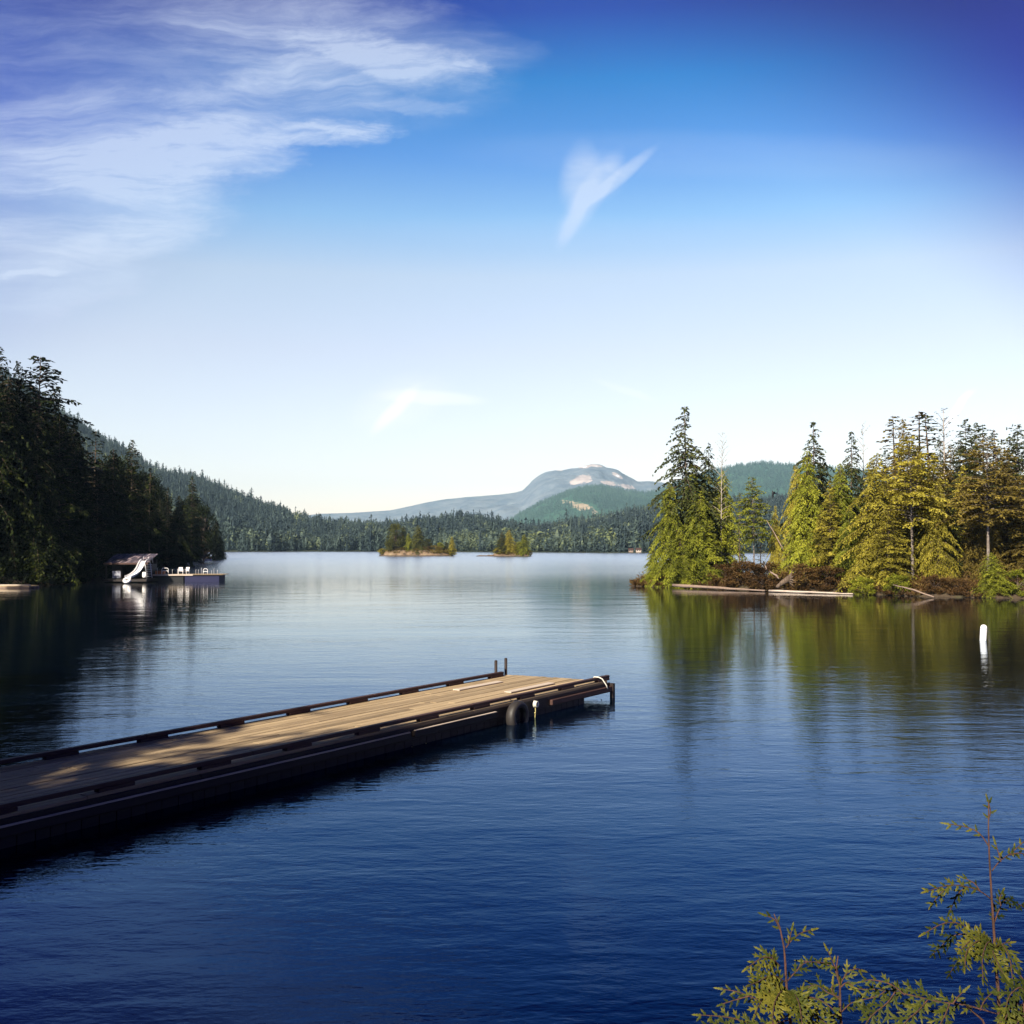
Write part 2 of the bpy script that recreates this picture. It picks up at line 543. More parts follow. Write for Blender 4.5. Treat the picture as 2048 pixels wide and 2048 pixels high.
def water_material():
    m, t, o = new_mat('lake_water')
    g = t.n('ShaderNodeNewGeometry')
    P = g.outputs['Position']
    sp = t.n('ShaderNodeSeparateXYZ')
    t.link(P, sp.inputs[0])
    wv = t.mapping(P, rot=(0, 0, R(-8)), scale=(0.55, 1.25, 1))
    n0 = t.noise(wv, 0.35, 3, 0.5, 0.3)
    n1 = t.noise(wv, 1.7, 3, 0.5, 0.3)
    n2 = t.noise(wv, 6.0, 3, 0.55, 0.2)
    n3 = t.noise(t.mapping(P, rot=(0, 0, R(25)), scale=(0.8, 1.2, 1)), 17.0, 2, 0.5)
    patch = t.smooth(t.noise(t.mapping(P, scale=(0.5, 1.6, 1)), 0.035, 4, 0.6, 0.6), 0.35, 0.66, 0.45, 1.25)
    h = t.math('ADD', t.math('MULTIPLY', n1, 0.035), t.math('MULTIPLY', n2, 0.016))
    h = t.math('ADD', h, t.math('MULTIPLY', n3, 0.0035))
    h = t.math('MULTIPLY', h, t.math('MULTIPLY', patch, t.smooth(sp.outputs[1], 10, 70, 1.15, 0.36)))
    h = t.math('ADD', h, t.math('MULTIPLY', n0, 0.07))
    bp = t.n('ShaderNodeBump')
    bp.inputs['Strength'].default_value = 1.0
    bp.inputs['Distance'].default_value = 0.30
    t.link(h, bp.inputs['Height'])
    cc = t.mix(t.smooth(t.noise(P, 0.06, 3, 0.5), 0.35, 0.65), (0.0004, 0.0016, 0.005), (0.0007, 0.0028, 0.008))
    fr = t.n('ShaderNodeFresnel')
    fr.inputs['IOR'].default_value = 1.47
    t.link(bp.outputs[0], fr.inputs['Normal'])
    gl = t.n('ShaderNodeBsdfGlossy')
    # unresolved ripples: the open lake beyond the sheltered bay is ruffled by wind
    t.link(t.math('ADD', t.smooth(sp.outputs[1], 55, 150, 0.03, 0.15), t.smooth(sp.outputs[1], 120, 330, 0.0, 0.09)), gl.inputs['Roughness'])
    t.link(t.ramp(fr.outputs[0], [(0.02, (0.24, 0.38, 0.85)), (0.25, (0.30, 0.54, 0.95)), (0.60, (0.80, 0.91, 1.0)), (0.8, (1, 1, 1))]), gl.inputs['Color'])
    t.link(bp.outputs[0], gl.inputs['Normal'])
    df = t.n('ShaderNodeBsdfDiffuse')
    t.link(cc, df.inputs[0])
    mx = t.n('ShaderNodeMixShader')
    t.link(fr.outputs[0], mx.inputs[0])
    t.link(df.outputs[0], mx.inputs[1])
    t.link(gl.outputs[0], mx.inputs[2])
    t.link(mx.outputs[0], o.inputs[0])
    return m


M['water'] = water_material()

# ------------------------------------------------------------------ water
V = [(-12000, -2000, 0), (12000, -2000, 0), (12000, 14000, 0), (-12000, 14000, 0)]
o = link('lake_water', mesh_np('lake_water', V, [(0, 1, 2, 3)]), M['water'])
tag(o, kind='structure')


# ------------------------------------------------------------------ land
def poly_dist(X, Y, poly):
    """signed distance (inside positive) to a closed polygon"""
    inside = np.zeros(X.shape, bool)
    d = np.full(X.shape, 1e9)
    n = len(poly)
    for i in range(n):
        x0, y0 = poly[i]
        x1, y1 = poly[(i + 1) % n]
        ex, ey = x1 - x0, y1 - y0
        tt = np.clip(((X - x0) * ex + (Y - y0) * ey) / (ex * ex + ey * ey), 0, 1)
        d = np.minimum(d, np.hypot(X - x0 - ex * tt, Y - y0 - ey * tt))
        c = (y0 > Y) != (y1 > Y)
        with np.errstate(divide='ignore', invalid='ignore'):
            xi = (x1 - x0) * (Y - y0) / (y1 - y0 if y1 != y0 else 1e-9) + x0
        inside ^= c & (X < xi)
    return np.where(inside, d, -d)


def vnoise(X, Y, seed=0, octaves=4, scale=1.0, gain=0.5):
    r = np.random.default_rng(seed)
    out = np.zeros(X.shape)
    amp, fr = 1.0, 1.0 / scale
    for _ in range(octaves):
        T = r.random((64, 64)) * 2 - 1
        x, y = X * fr + 17.3, Y * fr + 9.1
        xi, yi = np.floor(x).astype(int), np.floor(y).astype(int)
        fx, fy = x - xi, y - yi
        fx, fy = fx * fx * (3 - 2 * fx), fy * fy * (3 - 2 * fy)
        a = T[xi % 64, yi % 64]
        b = T[(xi + 1) % 64, yi % 64]
        c = T[xi % 64, (yi + 1) % 64]
        d = T[(xi + 1) % 64, (yi + 1) % 64]
        out += amp * ((a * (1 - fx) + b * fx) * (1 - fy) + (c * (1 - fx) + d * fx) * fy)
        amp *= gain
        fr *= 2
    return out


def grid_mesh(name, xs, ys, Z, mat, cols=None):
    nx, ny = len(xs), len(ys)
    X, Y = np.meshgrid(xs, ys, indexing='ij')
    V = np.stack([X, Y, Z], -1).reshape(-1, 3)
    i, j = np.meshgrid(np.arange(nx - 1), np.arange(ny - 1), indexing='ij')
    a = (i * ny + j).ravel()
    Q = np.stack([a, a + ny, a + ny + 1, a + 1], 1)
    me = mesh_np(name, V, Q, smooth=True)
    if cols is not None:
        at_ = me.attributes.new('cover', 'FLOAT', 'POINT')
        at_.data.foreach_set('value', cols.astype(np.float32).ravel())
    return link(name, me, mat)


SHORE = [(30, 4.2), (8, 4.2), (-8, 4.5), (-13, 7), (-22, 11), (-34, 18), (-46, 38), (-50, 60), (-45.5, 82), (-42, 95), (-40, 104),
         (-43, 114), (-48, 126), (-50, 150), (-60, 185), (-70, 225), (-79, 268), (-83, 290), (-95, 303), (-140, 315), (-420, 330),
         (-420, -80), (30, -80)]
ISLAND = [(10.2, 92.5), (12.5, 90), (16, 88.3), (21, 82), (25, 77.5), (28.5, 73), (34, 70), (48, 67), (75, 66), (75, 112), (45, 108),
          (31, 99), (24, 94.5), (20, 98), (13, 97)]


def h_shore(d, X, Y):
    b = np.where(d > 0, 0.12 + 1.6 * (1 - np.exp(-np.maximum(d, 0) / 2.6)) + 0.11 * np.maximum(d - 6, 0), d * 0.7)
    return np.maximum(b + np.where(d > 0, vnoise(X, Y, 3, 4, 7.0) * 0.25 * np.clip(d / 3, 0, 1), 0), -2.0)


def h_island(d, X, Y):
    b = np.where(d > 0, 0.06 + 0.75 * (1 - np.exp(-np.maximum(d, 0) / 2.2)), d * 0.6)
    return np.maximum(b + np.where(d > 0, vnoise(X, Y, 5, 4, 4.0) * 0.2 * np.clip(d / 2, 0, 1), 0), -2.0)


def land(name, poly, box, step, hf, mat):
    xs = np.arange(box[0], box[1] + step, step)
    ys = np.arange(box[2], box[3] + step, step)
    X, Y = np.meshgrid(xs, ys, indexing='ij')
    Z = hf(poly_dist(X, Y, poly), X, Y)
    return tag(grid_mesh(name, xs, ys, Z, mat), kind='structure')


land('shore_ground', SHORE, (-240, 29, -78, 328), 1.4, h_shore, M['ground'])
land('island_ground', ISLAND, (6, 74, 62, 114), 0.5, h_island, M['ground'])


def ground_z(x, y):
    X, Y = np.array([x], float), np.array([y], float)
    a = poly_dist(X, Y, SHORE)
    if a[0] > 0:
        return float(h_shore(a, X, Y)[0])
    b = poly_dist(X, Y, ISLAND)
    if b[0] > 0:
        return float(h_island(b, X, Y)[0])
    return 0.0


# ------------------------------------------------------------------ far hills
def interp(px, prof):
    p = np.array(prof, float)
    return np.interp(px, p[:, 0], p[:, 1])


def px_of(X, Y):
    return 1024 + F * X / np.maximum(Y, 1)


# tops of the ground below the ridge trees, as (bearing in photo pixels, height in metres at the ridge)
FARR = 1300.0
NEAR_RIDGE = [(-500, 300), (-100, 245), (0, 214), (100, 173), (190, 134), (250, 116), (300, 93), (350, 88), (400, 82), (470, 62), (520, 50),
              (560, 40), (600, 31), (640, 22), (700, 19), (760, 18), (830, 24), (900, 29), (960, 29), (1010, 20), (1060, 15), (1120, 18), (1200, 26),
              (1280, 37), (1400, 48), (1600, 50), (2300, 50)]


def shore_y(X):
    s = np.clip((X + 60) / 130, 0, 1)
    return 655 - 120 * (s * s * (3 - 2 * s)) + 10 * np.sin(X * 0.045) + 5 * np.sin(X * 0.13)


def h_far(X, Y):
    ys = shore_y(X)
    tt = (Y - ys) / (FARR - ys)
    px = px_of(X, Y)
    hr = interp(px, NEAR_RIDGE)
    t1 = np.clip(tt, 0, 1)
    prof = t1 ** 0.85
    z = 0.5 + hr * prof
    z = np.where(tt > 1, 0.5 + hr * np.clip(1 - (tt - 1) * 0.5, -0.2, 1), z)
    z = z + vnoise(X, Y, 11, 4, 90.0) * 4.5 * np.clip(t1 * 3, 0, 1) * np.clip((1.05 - tt) * 6, 0.25, 1)
    return np.where(tt < 0, np.maximum(tt * 60, -3), z)


def hill_material(name, forest_a, forest_b, patch_a, patch_b, nscale):
    m, t, o = new_mat(name)
    g = t.n('ShaderNodeNewGeometry')
    P = g.outputs['Position']
    n1 = t.noise(P, nscale, 6, 0.7)
    c = t.mix(t.smooth(n1, 0.35, 0.65), forest_a, forest_b)
    cov = attr(t, 'cover')
    n2 = t.noise(P, nscale * 1.7, 6, 0.75)
    pc = t.mix(t.smooth(n2, 0.4, 0.6), patch_a, patch_b)
    f1 = t.smooth(t.math('ADD', t.math('MINIMUM', cov, 1.0), t.math('MULTIPLY', t.math('SUBTRACT', n2, 0.5), 2.2)), 0.50, 0.62)
    c = t.mix(f1, c, pc)
    f2 = t.smooth(t.math('ADD', cov, t.math('MULTIPLY', t.math('SUBTRACT', n2, 0.5), 1.6)), 1.5, 1.62)
    c = t.mix(f2, c, (0.75, 0.77, 0.80))
    bp = t.n('ShaderNodeBump')
    bp.inputs['Strength'].default_value = 1.0
    bp.inputs['Distance'].default_value = 0.5 / nscale * 0.25
    t.link(n1, bp.inputs['Height'])
    principled(t, o, c, 0.95, spec=0.1, normal=bp.outputs[0])
    return m


xs = np.arange(-1100, 1101, 11.0)
ys = np.arange(500, 1750, 11.0)
X, Y = np.meshgrid(xs, ys, indexing='ij')
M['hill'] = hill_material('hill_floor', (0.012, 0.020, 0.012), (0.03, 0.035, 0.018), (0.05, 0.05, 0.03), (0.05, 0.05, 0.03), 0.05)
tag(grid_mesh('far_hills', xs, ys, h_far(X, Y), M['hill'], np.zeros(X.shape)), kind='structure')

MID = 4000.0
MID_PROF = [(0, 1080), (960, 1075), (1010, 1052), (1030, 1037), (1080, 1008), (1120, 990), (1150, 980), (1180, 975), (1200, 974), (1240, 982), (1280, 988), (1310, 985),
            (1350, 968), (1400, 948), (1470, 932), (1530, 927), (1580, 930), (1700, 940), (1900, 960), (2300, 975)]
FAR_PROF = [(-400, 1060), (500, 1045), (640, 1027), (700, 1025), (780, 1019), (820, 1011), (850, 1004), (890, 997), (930, 993), (1000, 988), (1030, 984), (1045, 980), (1056, 970),
            (1065, 960), (1078, 950), (1092, 943), (1110, 940), (1125, 940), (1140, 937), (1155, 936), (1168, 931), (1185, 930), (1200, 933), (1215, 940),
            (1230, 947), (1250, 956), (1270, 965), (1285, 967), (1305, 963), (1325, 964), (1345, 969), (1420, 975), (1500, 985), (1900, 1000), (2500, 1030)]


def patches(px, py, items):
    out = np.zeros(px.shape)
    for cx, cy, rx, ry, ang, amp in items:
        c, s = math.cos(ang), math.sin(ang)
        a, b = px - cx, py - cy
        x, y = (a * c + b * s) / rx, (b * c - a * s) / ry
        out = np.maximum(out, amp * np.clip(1.35 - np.hypot(x, y), 0, 1))
    return out


def big_hill(name, prof, dist, depth, mat, step, seed, amp, items, xr, foot=0.0):
    xs = np.arange(xr[0], xr[1], step)
    ys = np.arange(dist - depth, dist + depth * 0.6, step)
    X, Y = np.meshgrid(xs, ys, indexing='ij')
    px = px_of(X, Y)
    top = (1092 - interp(px, prof)) / F * dist + CAM_H
    tt = 1 - np.abs(Y - dist) / depth
    sh = np.clip(tt, 0, 1) ** 0.8
    rid = vnoise(X, Y, seed, 5, depth * 0.35, 0.55)
    Z = top * sh + rid * amp * np.clip((1 - tt) * 4, 0.05, 1) * np.clip(tt * 4, 0, 1) + foot
    py = 1092 - (Z - CAM_H) / Y * F
    cov = patches(px, py, items) * (Y < dist * 1.01)
    return tag(grid_mesh(name, xs, ys, Z, mat, cov), kind='structure'), (xs, ys, Z, cov)


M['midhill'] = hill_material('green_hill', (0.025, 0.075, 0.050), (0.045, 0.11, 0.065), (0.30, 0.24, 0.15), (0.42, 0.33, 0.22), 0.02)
M['mount'] = hill_material('hazed_mountain_slope', (0.085, 0.115, 0.15), (0.16, 0.19, 0.215), (0.34, 0.29, 0.27), (0.46, 0.40, 0.37), 0.011)  # slope tones paled and blued: distance haze put into the colour
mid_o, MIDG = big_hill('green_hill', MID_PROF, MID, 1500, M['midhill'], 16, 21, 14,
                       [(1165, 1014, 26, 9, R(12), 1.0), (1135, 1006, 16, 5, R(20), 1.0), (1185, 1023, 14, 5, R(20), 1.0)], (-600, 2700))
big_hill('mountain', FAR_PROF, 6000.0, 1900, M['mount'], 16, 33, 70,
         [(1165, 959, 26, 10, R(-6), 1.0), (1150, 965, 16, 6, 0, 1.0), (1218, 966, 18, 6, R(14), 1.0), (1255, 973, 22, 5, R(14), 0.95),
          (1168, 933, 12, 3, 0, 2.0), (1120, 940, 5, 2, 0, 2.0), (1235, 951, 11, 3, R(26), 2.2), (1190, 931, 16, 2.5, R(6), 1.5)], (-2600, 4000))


# ------------------------------------------------------------------ far forest (uncountable trees)
def far_tree(kind, r):
    """very small conifer or round broadleaf, unit height; triangles"""
    V, T = [], []
    if kind < 3:
        Rb = (0.13, 0.17, 0.21)[kind]
        V += [(0, 0, 0.97)] + [(math.cos(a) * Rb * 0.35, math.sin(a) * Rb * 0.35, 0.08) for a in (0, 1.26, 2.51, 3.77, 5.03)]
        T += [(0, 1 + i, 1 + (i + 1) % 5) for i in range(5)]
        for k in range(72):
            z = 0.06 + 0.94 * (1 - math.sqrt(r.random())) if k % 3 else r.random() * 0.95
            a = r.random() * 6.283
            rad = Rb * (1 - z) ** 0.75 * r.uniform(0.55, 1.15) + 0.012
            p = np.array((math.cos(a) * rad * 0.5, math.sin(a) * rad * 0.5, z + 0.03))
            q = np.array((math.cos(a) * rad * 1.25, math.sin(a) * rad * 1.25, z - r.uniform(0.01, 0.08)))
            sdv = np.array((-math.sin(a), math.cos(a), r.uniform(-.5, .5))) * r.uniform(0.02, 0.042)
            c = len(V)
            V += [tuple(p), tuple(q + sdv), tuple(q - sdv * r.uniform(0.2, 1))]
            T.append((c, c + 1, c + 2))
    else:
        V += [(0, 0, 0.8), (0, 0, 0.15)] + [(math.cos(a) * 0.11, math.sin(a) * 0.11, 0.45) for a in (0, 1.26, 2.51, 3.77, 5.03)]
        T += [(0, 2 + i, 2 + (i + 1) % 5) for i in range(5)] + [(1, 2 + (i + 1) % 5, 2 + i) for i in range(5)]
        for k in range(84):
            d = r.normal(0, 1, 3)
            d /= np.linalg.norm(d)
            c0 = np.array((0, 0, 0.52)) + d * np.array((0.27, 0.27, 0.42)) * r.uniform(0.55, 1.05)
            e1, e2 = r.normal(0, 0.034, 3), r.normal(0, 0.034, 3)
            c = len(V)
            V += [tuple(c0 - e1), tuple(c0 + e1), tuple(c0 + e2)]
            T.append((c, c + 1, c + 2))
    return np.array(V, np.float32), np.array(T, np.int32)


def scatter(name, P, H, W, kind, tint, mat, seed):
    r = np.random.default_rng(seed)
    protos = {k: [far_tree(k, r) for _ in range(5)] for k in range(4)}
    Vs, Ts, Cs, off = [], [], [], 0
    sub = r.integers(0, 5, len(P))
    rot = r.random(len(P)) * 2 * math.pi
    for k in range(4):
        for s in range(5):
            idx = np.where((kind == k) & (sub == s))[0]
            if not len(idx):
                continue
            v, t_ = protos[k][s]
            c, sn = np.cos(rot[idx])[:, None], np.sin(rot[idx])[:, None]
            x = (v[None, :, 0] * c - v[None, :, 1] * sn) * (H[idx] * W[idx])[:, None] + P[idx, 0][:, None]
            y = (v[None, :, 0] * sn + v[None, :, 1] * c) * (H[idx] * W[idx])[:, None] + P[idx, 1][:, None]
            z = v[None, :, 2] * H[idx][:, None] + P[idx, 2][:, None]
            Vs.append(np.stack([x, y, z], -1).reshape(-1, 3))
            Ts.append((t_[None] + (np.arange(len(idx)) * len(v))[:, None, None] + off).reshape(-1, 3))
            Cs.append(np.repeat(tint[idx], len(t_)))
            off += len(idx) * len(v)
    me = mesh_np(name, np.concatenate(Vs), np.concatenate(Ts), np.concatenate(Cs))
    return tag(link(name, me, mat), kind='stuff')


M['far_leaf'] = leaf_mat('hazed_forest_foliage', (0.022, 0.036, 0.042), (0.055, 0.080, 0.066), (0.20, 0.23, 0.075), trans=0.1, objvar=0)  # dark and mid greens shifted to blue, haze painted into the leaves
M['mid_leaf'] = leaf_mat('green_hill_foliage', (0.030, 0.072, 0.055), (0.060, 0.120, 0.085), (0.10, 0.175, 0.10), trans=0.1, objvar=0)

r2 = np.random.default_rng(5)
N = 60000
X = r2.uniform(-820, 820, N)
Y = 520 + (1420 - 520) * r2.random(N) ** 0.9
ysh = shore_y(X)
px = px_of(X, Y)
ok = (Y > ysh + 1.5) & (px > -60) & (px < 2120)
X, Y = X[ok], Y[ok]
Xf = r2.uniform(-400, 560, 2600)                      # the edge of the wood stands dense along the water
Yf = shore_y(Xf) + r2.uniform(1, 16, 2600)
X, Y = np.concatenate([X, Xf]), np.concatenate([Y, Yf])
Z = h_far(X, Y) - 0.6
px = px_of(X, Y)
dsh = Y - shore_y(X)
cl = vnoise(X, Y, 41, 3, 55.0)
broad_p = np.where(dsh < 130, 0.34, 0.06) * (1 + 0.9 * cl) * np.where((px > 560) & (px < 1130), 1.5, 0.55)
isb = r2.random(len(X)) < np.clip(broad_p, 0, 0.85)
kind = np.where(isb, 3, r2.integers(0, 3, len(X)))
H = np.where(isb, r2.uniform(7, 13, len(X)), r2.uniform(7.5, 14, len(X)) * np.where(r2.random(len(X)) < 0.04, 1.4, 1.0))
H = H * (1 + 0.22 * vnoise(X, Y, 71, 3, 22.0)) * np.clip(r2.normal(1, 0.16, len(X)), 0.5, 1.5)
W = r2.uniform(0.75, 1.5, len(X)) * np.where(isb, 1.3, 1.0)
tint = np.clip(np.where(isb, 0.62, 0.22) + 0.22 * cl + r2.normal(0, 0.19, len(X)), 0.02, 1.0)
print('far trees', len(X))
scatter('far_forest', np.stack([X, Y, Z], 1), H, W, kind, tint, M['far_leaf'], 9)

N = 17000
xs_, ys_, Zg, Cg = MIDG
X = r2.uniform(-60, 2100, N)
Y = r2.uniform(2550, 4150, N)
ii = np.clip(((X - xs_[0]) / 16).astype(int), 0, len(xs_) - 1)
jj = np.clip(((Y - ys_[0]) / 16).astype(int), 0, len(ys_) - 1)
keep = (Cg[ii, jj] < 0.45) & (px_of(X, Y) > 960) & (px_of(X, Y) < 2100)
X, Y, ii, jj = X[keep], Y[keep], ii[keep], jj[keep]
H = r2.uniform(14, 24, len(X))
scatter('green_hill_forest', np.stack([X, Y, Zg[ii, jj] - 4], 1), H, r2.uniform(1.2, 1.8, len(X)), r2.integers(0, 3, len(X)),
        np.clip(0.4 + 0.25 * vnoise(X, Y, 4, 3, 260.0) + r2.normal(0, 0.1, len(X)), 0, 1), M['mid_leaf'], 12)


# ------------------------------------------------------------------ tree builder (near and middle trees)
class Leaves:
    def __init__(s):
        s.p, s.d, s.n, s.l, s.w, s.c = [], [], [], [], [], []

    def add(s, p, d, n, l, w, c):
        s.p.append(p); s.d.append(d); s.n.append(n); s.l.append(l); s.w.append(w); s.c.append(c)

    def mesh(s, name):
        p, d, n = (np.array(a, float) for a in (s.p, s.d, s.n))
        l, w_ = np.array(s.l)[:, None], np.array(s.w)[:, None]
        d /= np.linalg.norm(d, axis=1, keepdims=True) + 1e-9
        side = np.cross(n, d)
        side /= np.linalg.norm(side, axis=1, keepdims=True) + 1e-9
        up = np.cross(d, side)
        k = len(p)
        V = np.stack([p, p + d * l * 0.45 + side * w_ * 0.5 - up * w_ * 0.12, p + d * l, p + d * l * 0.4 - side * w_ * 0.5 - up * w_ * 0.12], 1).reshape(-1, 3)
        Q = np.arange(k * 4).reshape(k, 4)
        return mesh_np(name, V, Q, s.c)


def rnd(a, b):
    return random.uniform(a, b)


def conifer_mesh(seed, H, Rm, base=0.12, nb=110, rise=0.25, droop=0.55, prof=0.8, ragged=0.35, leaf=0.26, dens=1.0, gap=0.0, topsparse=False, name='conifer'):
    """returns (trunk mesh, crown mesh): whorled limbs carrying flat drooping sprays"""
    random.seed(seed)
    L = Leaves()
    mb = MB()
    lean = (rnd(-0.02, 0.02) * H, rnd(-0.02, 0.02) * H)

    def axis(z):
        t_ = z / H
        return Vector((lean[0] * t_ * t_, lean[1] * t_ * t_, z))
    tr = 0.0085 * H + 0.02
    mb.tube([axis(H * k / 9) for k in range(10)], [tr * (1 - 0.95 * (k / 9) ** 0.9) + 0.01 for k in range(10)], 7)
    az = rnd(0, 6)
    for b in range(nb):
        t_ = base + (1 - base) * ((b + rnd(0, 0.8)) / nb) ** 0.95
        z = min(t_, 0.995) * H
        tt = (t_ - base) / (1 - base)
        env = (1 - tt) ** prof * min(1.0, 0.55 + tt * 4) + 0.035
        az += 2.399 + rnd(-0.5, 0.5)
        if random.random() < gap * (0.4 + 0.9 * math.sin(az * 0.5 + b * 0.09) ** 2):
            continue
        ln = Rm * env * rnd(1 - ragged, 1 + ragged * 0.55)
        if topsparse and tt > 0.6:
            ln *= rnd(0.6, 1.2)
        ca, sa = math.cos(az), math.sin(az)
        o0 = axis(z)
        rs = rise * (1.0 + 1.2 * tt) + rnd(-0.12, 0.12)
        dr = droop * rnd(0.7, 1.3)
        cv = rnd(-0.25, 0.25)
        ctone = rnd(-0.22, 0.22)

        def pt(s_):
            x = ln * s_
            y = cv * ln * s_ * s_
            return o0 + Vector((ca * x - sa * y, sa * x + ca * y, ln * (rs * s_ - dr * s_ * s_)))
        if ln > 0.5:
            mb.tube([pt(0), pt(0.35), pt(0.7), pt(0.97)], [0.012 * ln + 0.012, 0.009 * ln + 0.009, 0.008, 0.004], 4, cap=False)
        n = max(3, int(ln / (leaf * 0.75) * dens))
        for i in range(n):
            s_ = 0.12 + 0.88 * (i + rnd(0, 0.9)) / n
            if s_ > 1:
                s_ = 1.0
            p = pt(s_)
            fwd = (pt(min(s_ + 0.05, 1.05)) - p)
            if fwd.length < 1e-6:
                fwd = Vector((ca, sa, 0))
            fwd.normalize()
            sd_ = Vector((-sa, ca, 0))
            for sg in (-1, 1):
                tl = min(ln * 0.42 * (1.12 - s_), 1.5) * rnd(0.5, 1.15) + leaf * 0.5
                td = (fwd * rnd(0.35, 0.9) + sd_ * sg * rnd(0.6, 1.0) + Vector((0, 0, rnd(-0.45, 0.02) * (0.6 + droop))))
                td.normalize()
                m = max(1, int(tl / (leaf * 0.55) * dens))
                for j in range(m):
                    q = p + td * (tl * j / m) + Vector((0, 0, -0.10 * tl * (j / m) ** 2))
                    ld = (td + Vector((rnd(-0.6, 0.6), rnd(-0.6, 0.6), rnd(-0.5, 0.25)))).normalized()
                    L.add(q, ld, (rnd(-1, 1), rnd(-1, 1), 0.85), leaf * rnd(0.7, 1.4), leaf * rnd(0.45, 0.8),
                          min(1, max(0, 0.5 + ctone + rnd(-0.2, 0.2) + 0.18 * (s_ - 0.6))))
    tm = bpy.data.meshes.new(name + '_trunk')
    bmesh.ops.recalc_face_normals(mb.bm, faces=mb.bm.faces)
    mb.bm.to_mesh(tm)
    mb.bm.free()
    return tm, L.mesh(name + '_crown')


def broad_mesh(seed, H, Rm, n_clump=40, leaf=0.2, per=120, low=0.15, name='broad'):
    """leafy bush or broad tree: limbs ending in leaf clumps"""
    random.seed(seed)
    L = Leaves()
    mb = MB()
    mb.tube([(0, 0, 0), (rnd(-.1, .1), rnd(-.1, .1), H * 0.45), (rnd(-.2, .2), rnd(-.2, .2), H * 0.8)], [0.018 * H + 0.02, 0.012 * H + 0.01, 0.01], 6)
    for k in range(n_clump):
        a, t_ = rnd(0, 6.283), low + (1 - low) * random.random()
        rad = Rm * math.sqrt(max(0.05, math.sin(math.pi * min(0.98, 0.15 + t_ * 0.8)))) * math.sqrt(random.random())
        c = Vector((math.cos(a) * rad, math.sin(a) * rad, t_ * H))
        cr = Rm * rnd(0.18, 0.34)
        ct = rnd(-0.25, 0.25)
        mb.tube([(0, 0, c.z * 0.45), (c.x * 0.5, c.y * 0.5, c.z * 0.75), c], [0.01 * H, 0.007 * H, 0.004], 4, cap=False)
        for _ in range(per):
            v_ = Vector((random.gauss(0, 1), random.gauss(0, 1), random.gauss(0, 0.7)))
            v_ = v_.normalized() * cr * rnd(0.3, 1.1)
            v_.z *= 0.75
            L.add(c + v_, (v_.x + rnd(-.3, .3), v_.y + rnd(-.3, .3), v_.z + rnd(-.3, .3) + 1e-3), (rnd(-1, 1), rnd(-1, 1), 1.0), leaf * rnd(0.7, 1.3), leaf * rnd(0.4, 0.7),
                  min(1, max(0, 0.5 + ct + rnd(-0.2, 0.2))))
    tm = bpy.data.meshes.new(name + '_trunk')
    bmesh.ops.recalc_face_normals(mb.bm, faces=mb.bm.faces)
    mb.bm.to_mesh(tm)
    mb.bm.free()
    return tm, L.mesh(name + '_crown')


PROTO = {}


def proto(key, fn, n, **kw):
    PROTO[key] = [fn(1000 + 17 * i + len(PROTO) * 101, name=f'{key}', **kw) for i in range(n)]


# all prototypes are built for a height of 15 m (bushes 3 m) and scaled at placement
proto('hemlock', conifer_mesh, 3, H=15, Rm=4.4, base=0.32, nb=125, rise=0.15, droop=0.75, prof=0.95, ragged=0.5, gap=0.36, dens=0.9, leaf=0.27)
proto('cedar', conifer_mesh, 4, H=15, Rm=4.8, base=0.02, nb=210, rise=0.10, droop=0.75, prof=0.55, ragged=0.5, gap=0.12, dens=0.92, leaf=0.25)
proto('fir', conifer_mesh, 4, H=15, Rm=4.4, base=0.06, nb=190, rise=0.30, droop=0.5, prof=0.75, ragged=0.45, gap=0.1, dens=0.9, leaf=0.255)
proto('highcrown', conifer_mesh, 3, H=15, Rm=3.8, base=0.40, nb=120, rise=0.35, droop=0.5, prof=0.6, ragged=0.5, gap=0.2, dens=0.85, leaf=0.28)
proto('slim', conifer_mesh, 3, H=15, Rm=2.1, base=0.22, nb=95, rise=0.2, droop=0.4, prof=0.55, ragged=0.55, gap=0.3, dens=0.65, leaf=0.27)
proto('wispy', conifer_mesh, 2, H=15, Rm=2.4, base=0.35, nb=55, rise=0.5, droop=0.3, prof=0.45, ragged=0.6, gap=0.35, dens=0.35, leaf=0.17)
proto('bush', broad_mesh, 3, H=3, Rm=1.6, n_clump=34, leaf=0.2, per=110, low=0.05)
proto('broad', broad_mesh, 2, H=15, Rm=5.0, n_clump=90, leaf=0.5, per=120, low=0.12)
BASEH = {'bush': 3.0}
KIND_NAME = {'hemlock': 'hemlock_tree', 'cedar': 'cedar_tree', 'fir': 'fir_tree', 'highcrown': 'fir_tree', 'slim': 'slender_tree', 'wispy': 'bare_tree', 'bush': 'bush', 'broad': 'leafy_tree'}
used = {}
MESHCACHE = {}


def plant(key, x, y, H, leafm, label, group=None, wide=1.0, barkm='bark', z=None, variant=None, cat=None, rz=None, lean=0.0):
    ms = PROTO[key]
    i = used.get(key, 0)
    used[key] = i + 1
    vi = variant if variant is not None else i % len(ms)
    tm, cm = ms[vi]
    zz = ground_z(x, y) - 0.15 if z is None else z
    ck = (key, vi, leafm, barkm)
    if ck not in MESHCACHE:
        t2, c2 = tm.copy(), cm.copy()
        t2.materials.append(M[barkm])
        c2.materials.append(M[leafm])
        MESHCACHE[ck] = (t2, c2)
    t2, c2 = MESHCACHE[ck]
    root = empty(KIND_NAME[key], (x, y, zz), rnd(0, 6.28) if rz is None else rz)
    s = H / BASEH.get(key, 15.0)
    root.scale = (s * wide, s * wide, s)
    root.rotation_euler[1] = lean
    a = link('trunk', t2, None, root)
    b = link('crown', c2, None, root)
    tag(root, label, cat or ('bush' if key == 'bush' else 'tree'), group)
    return root


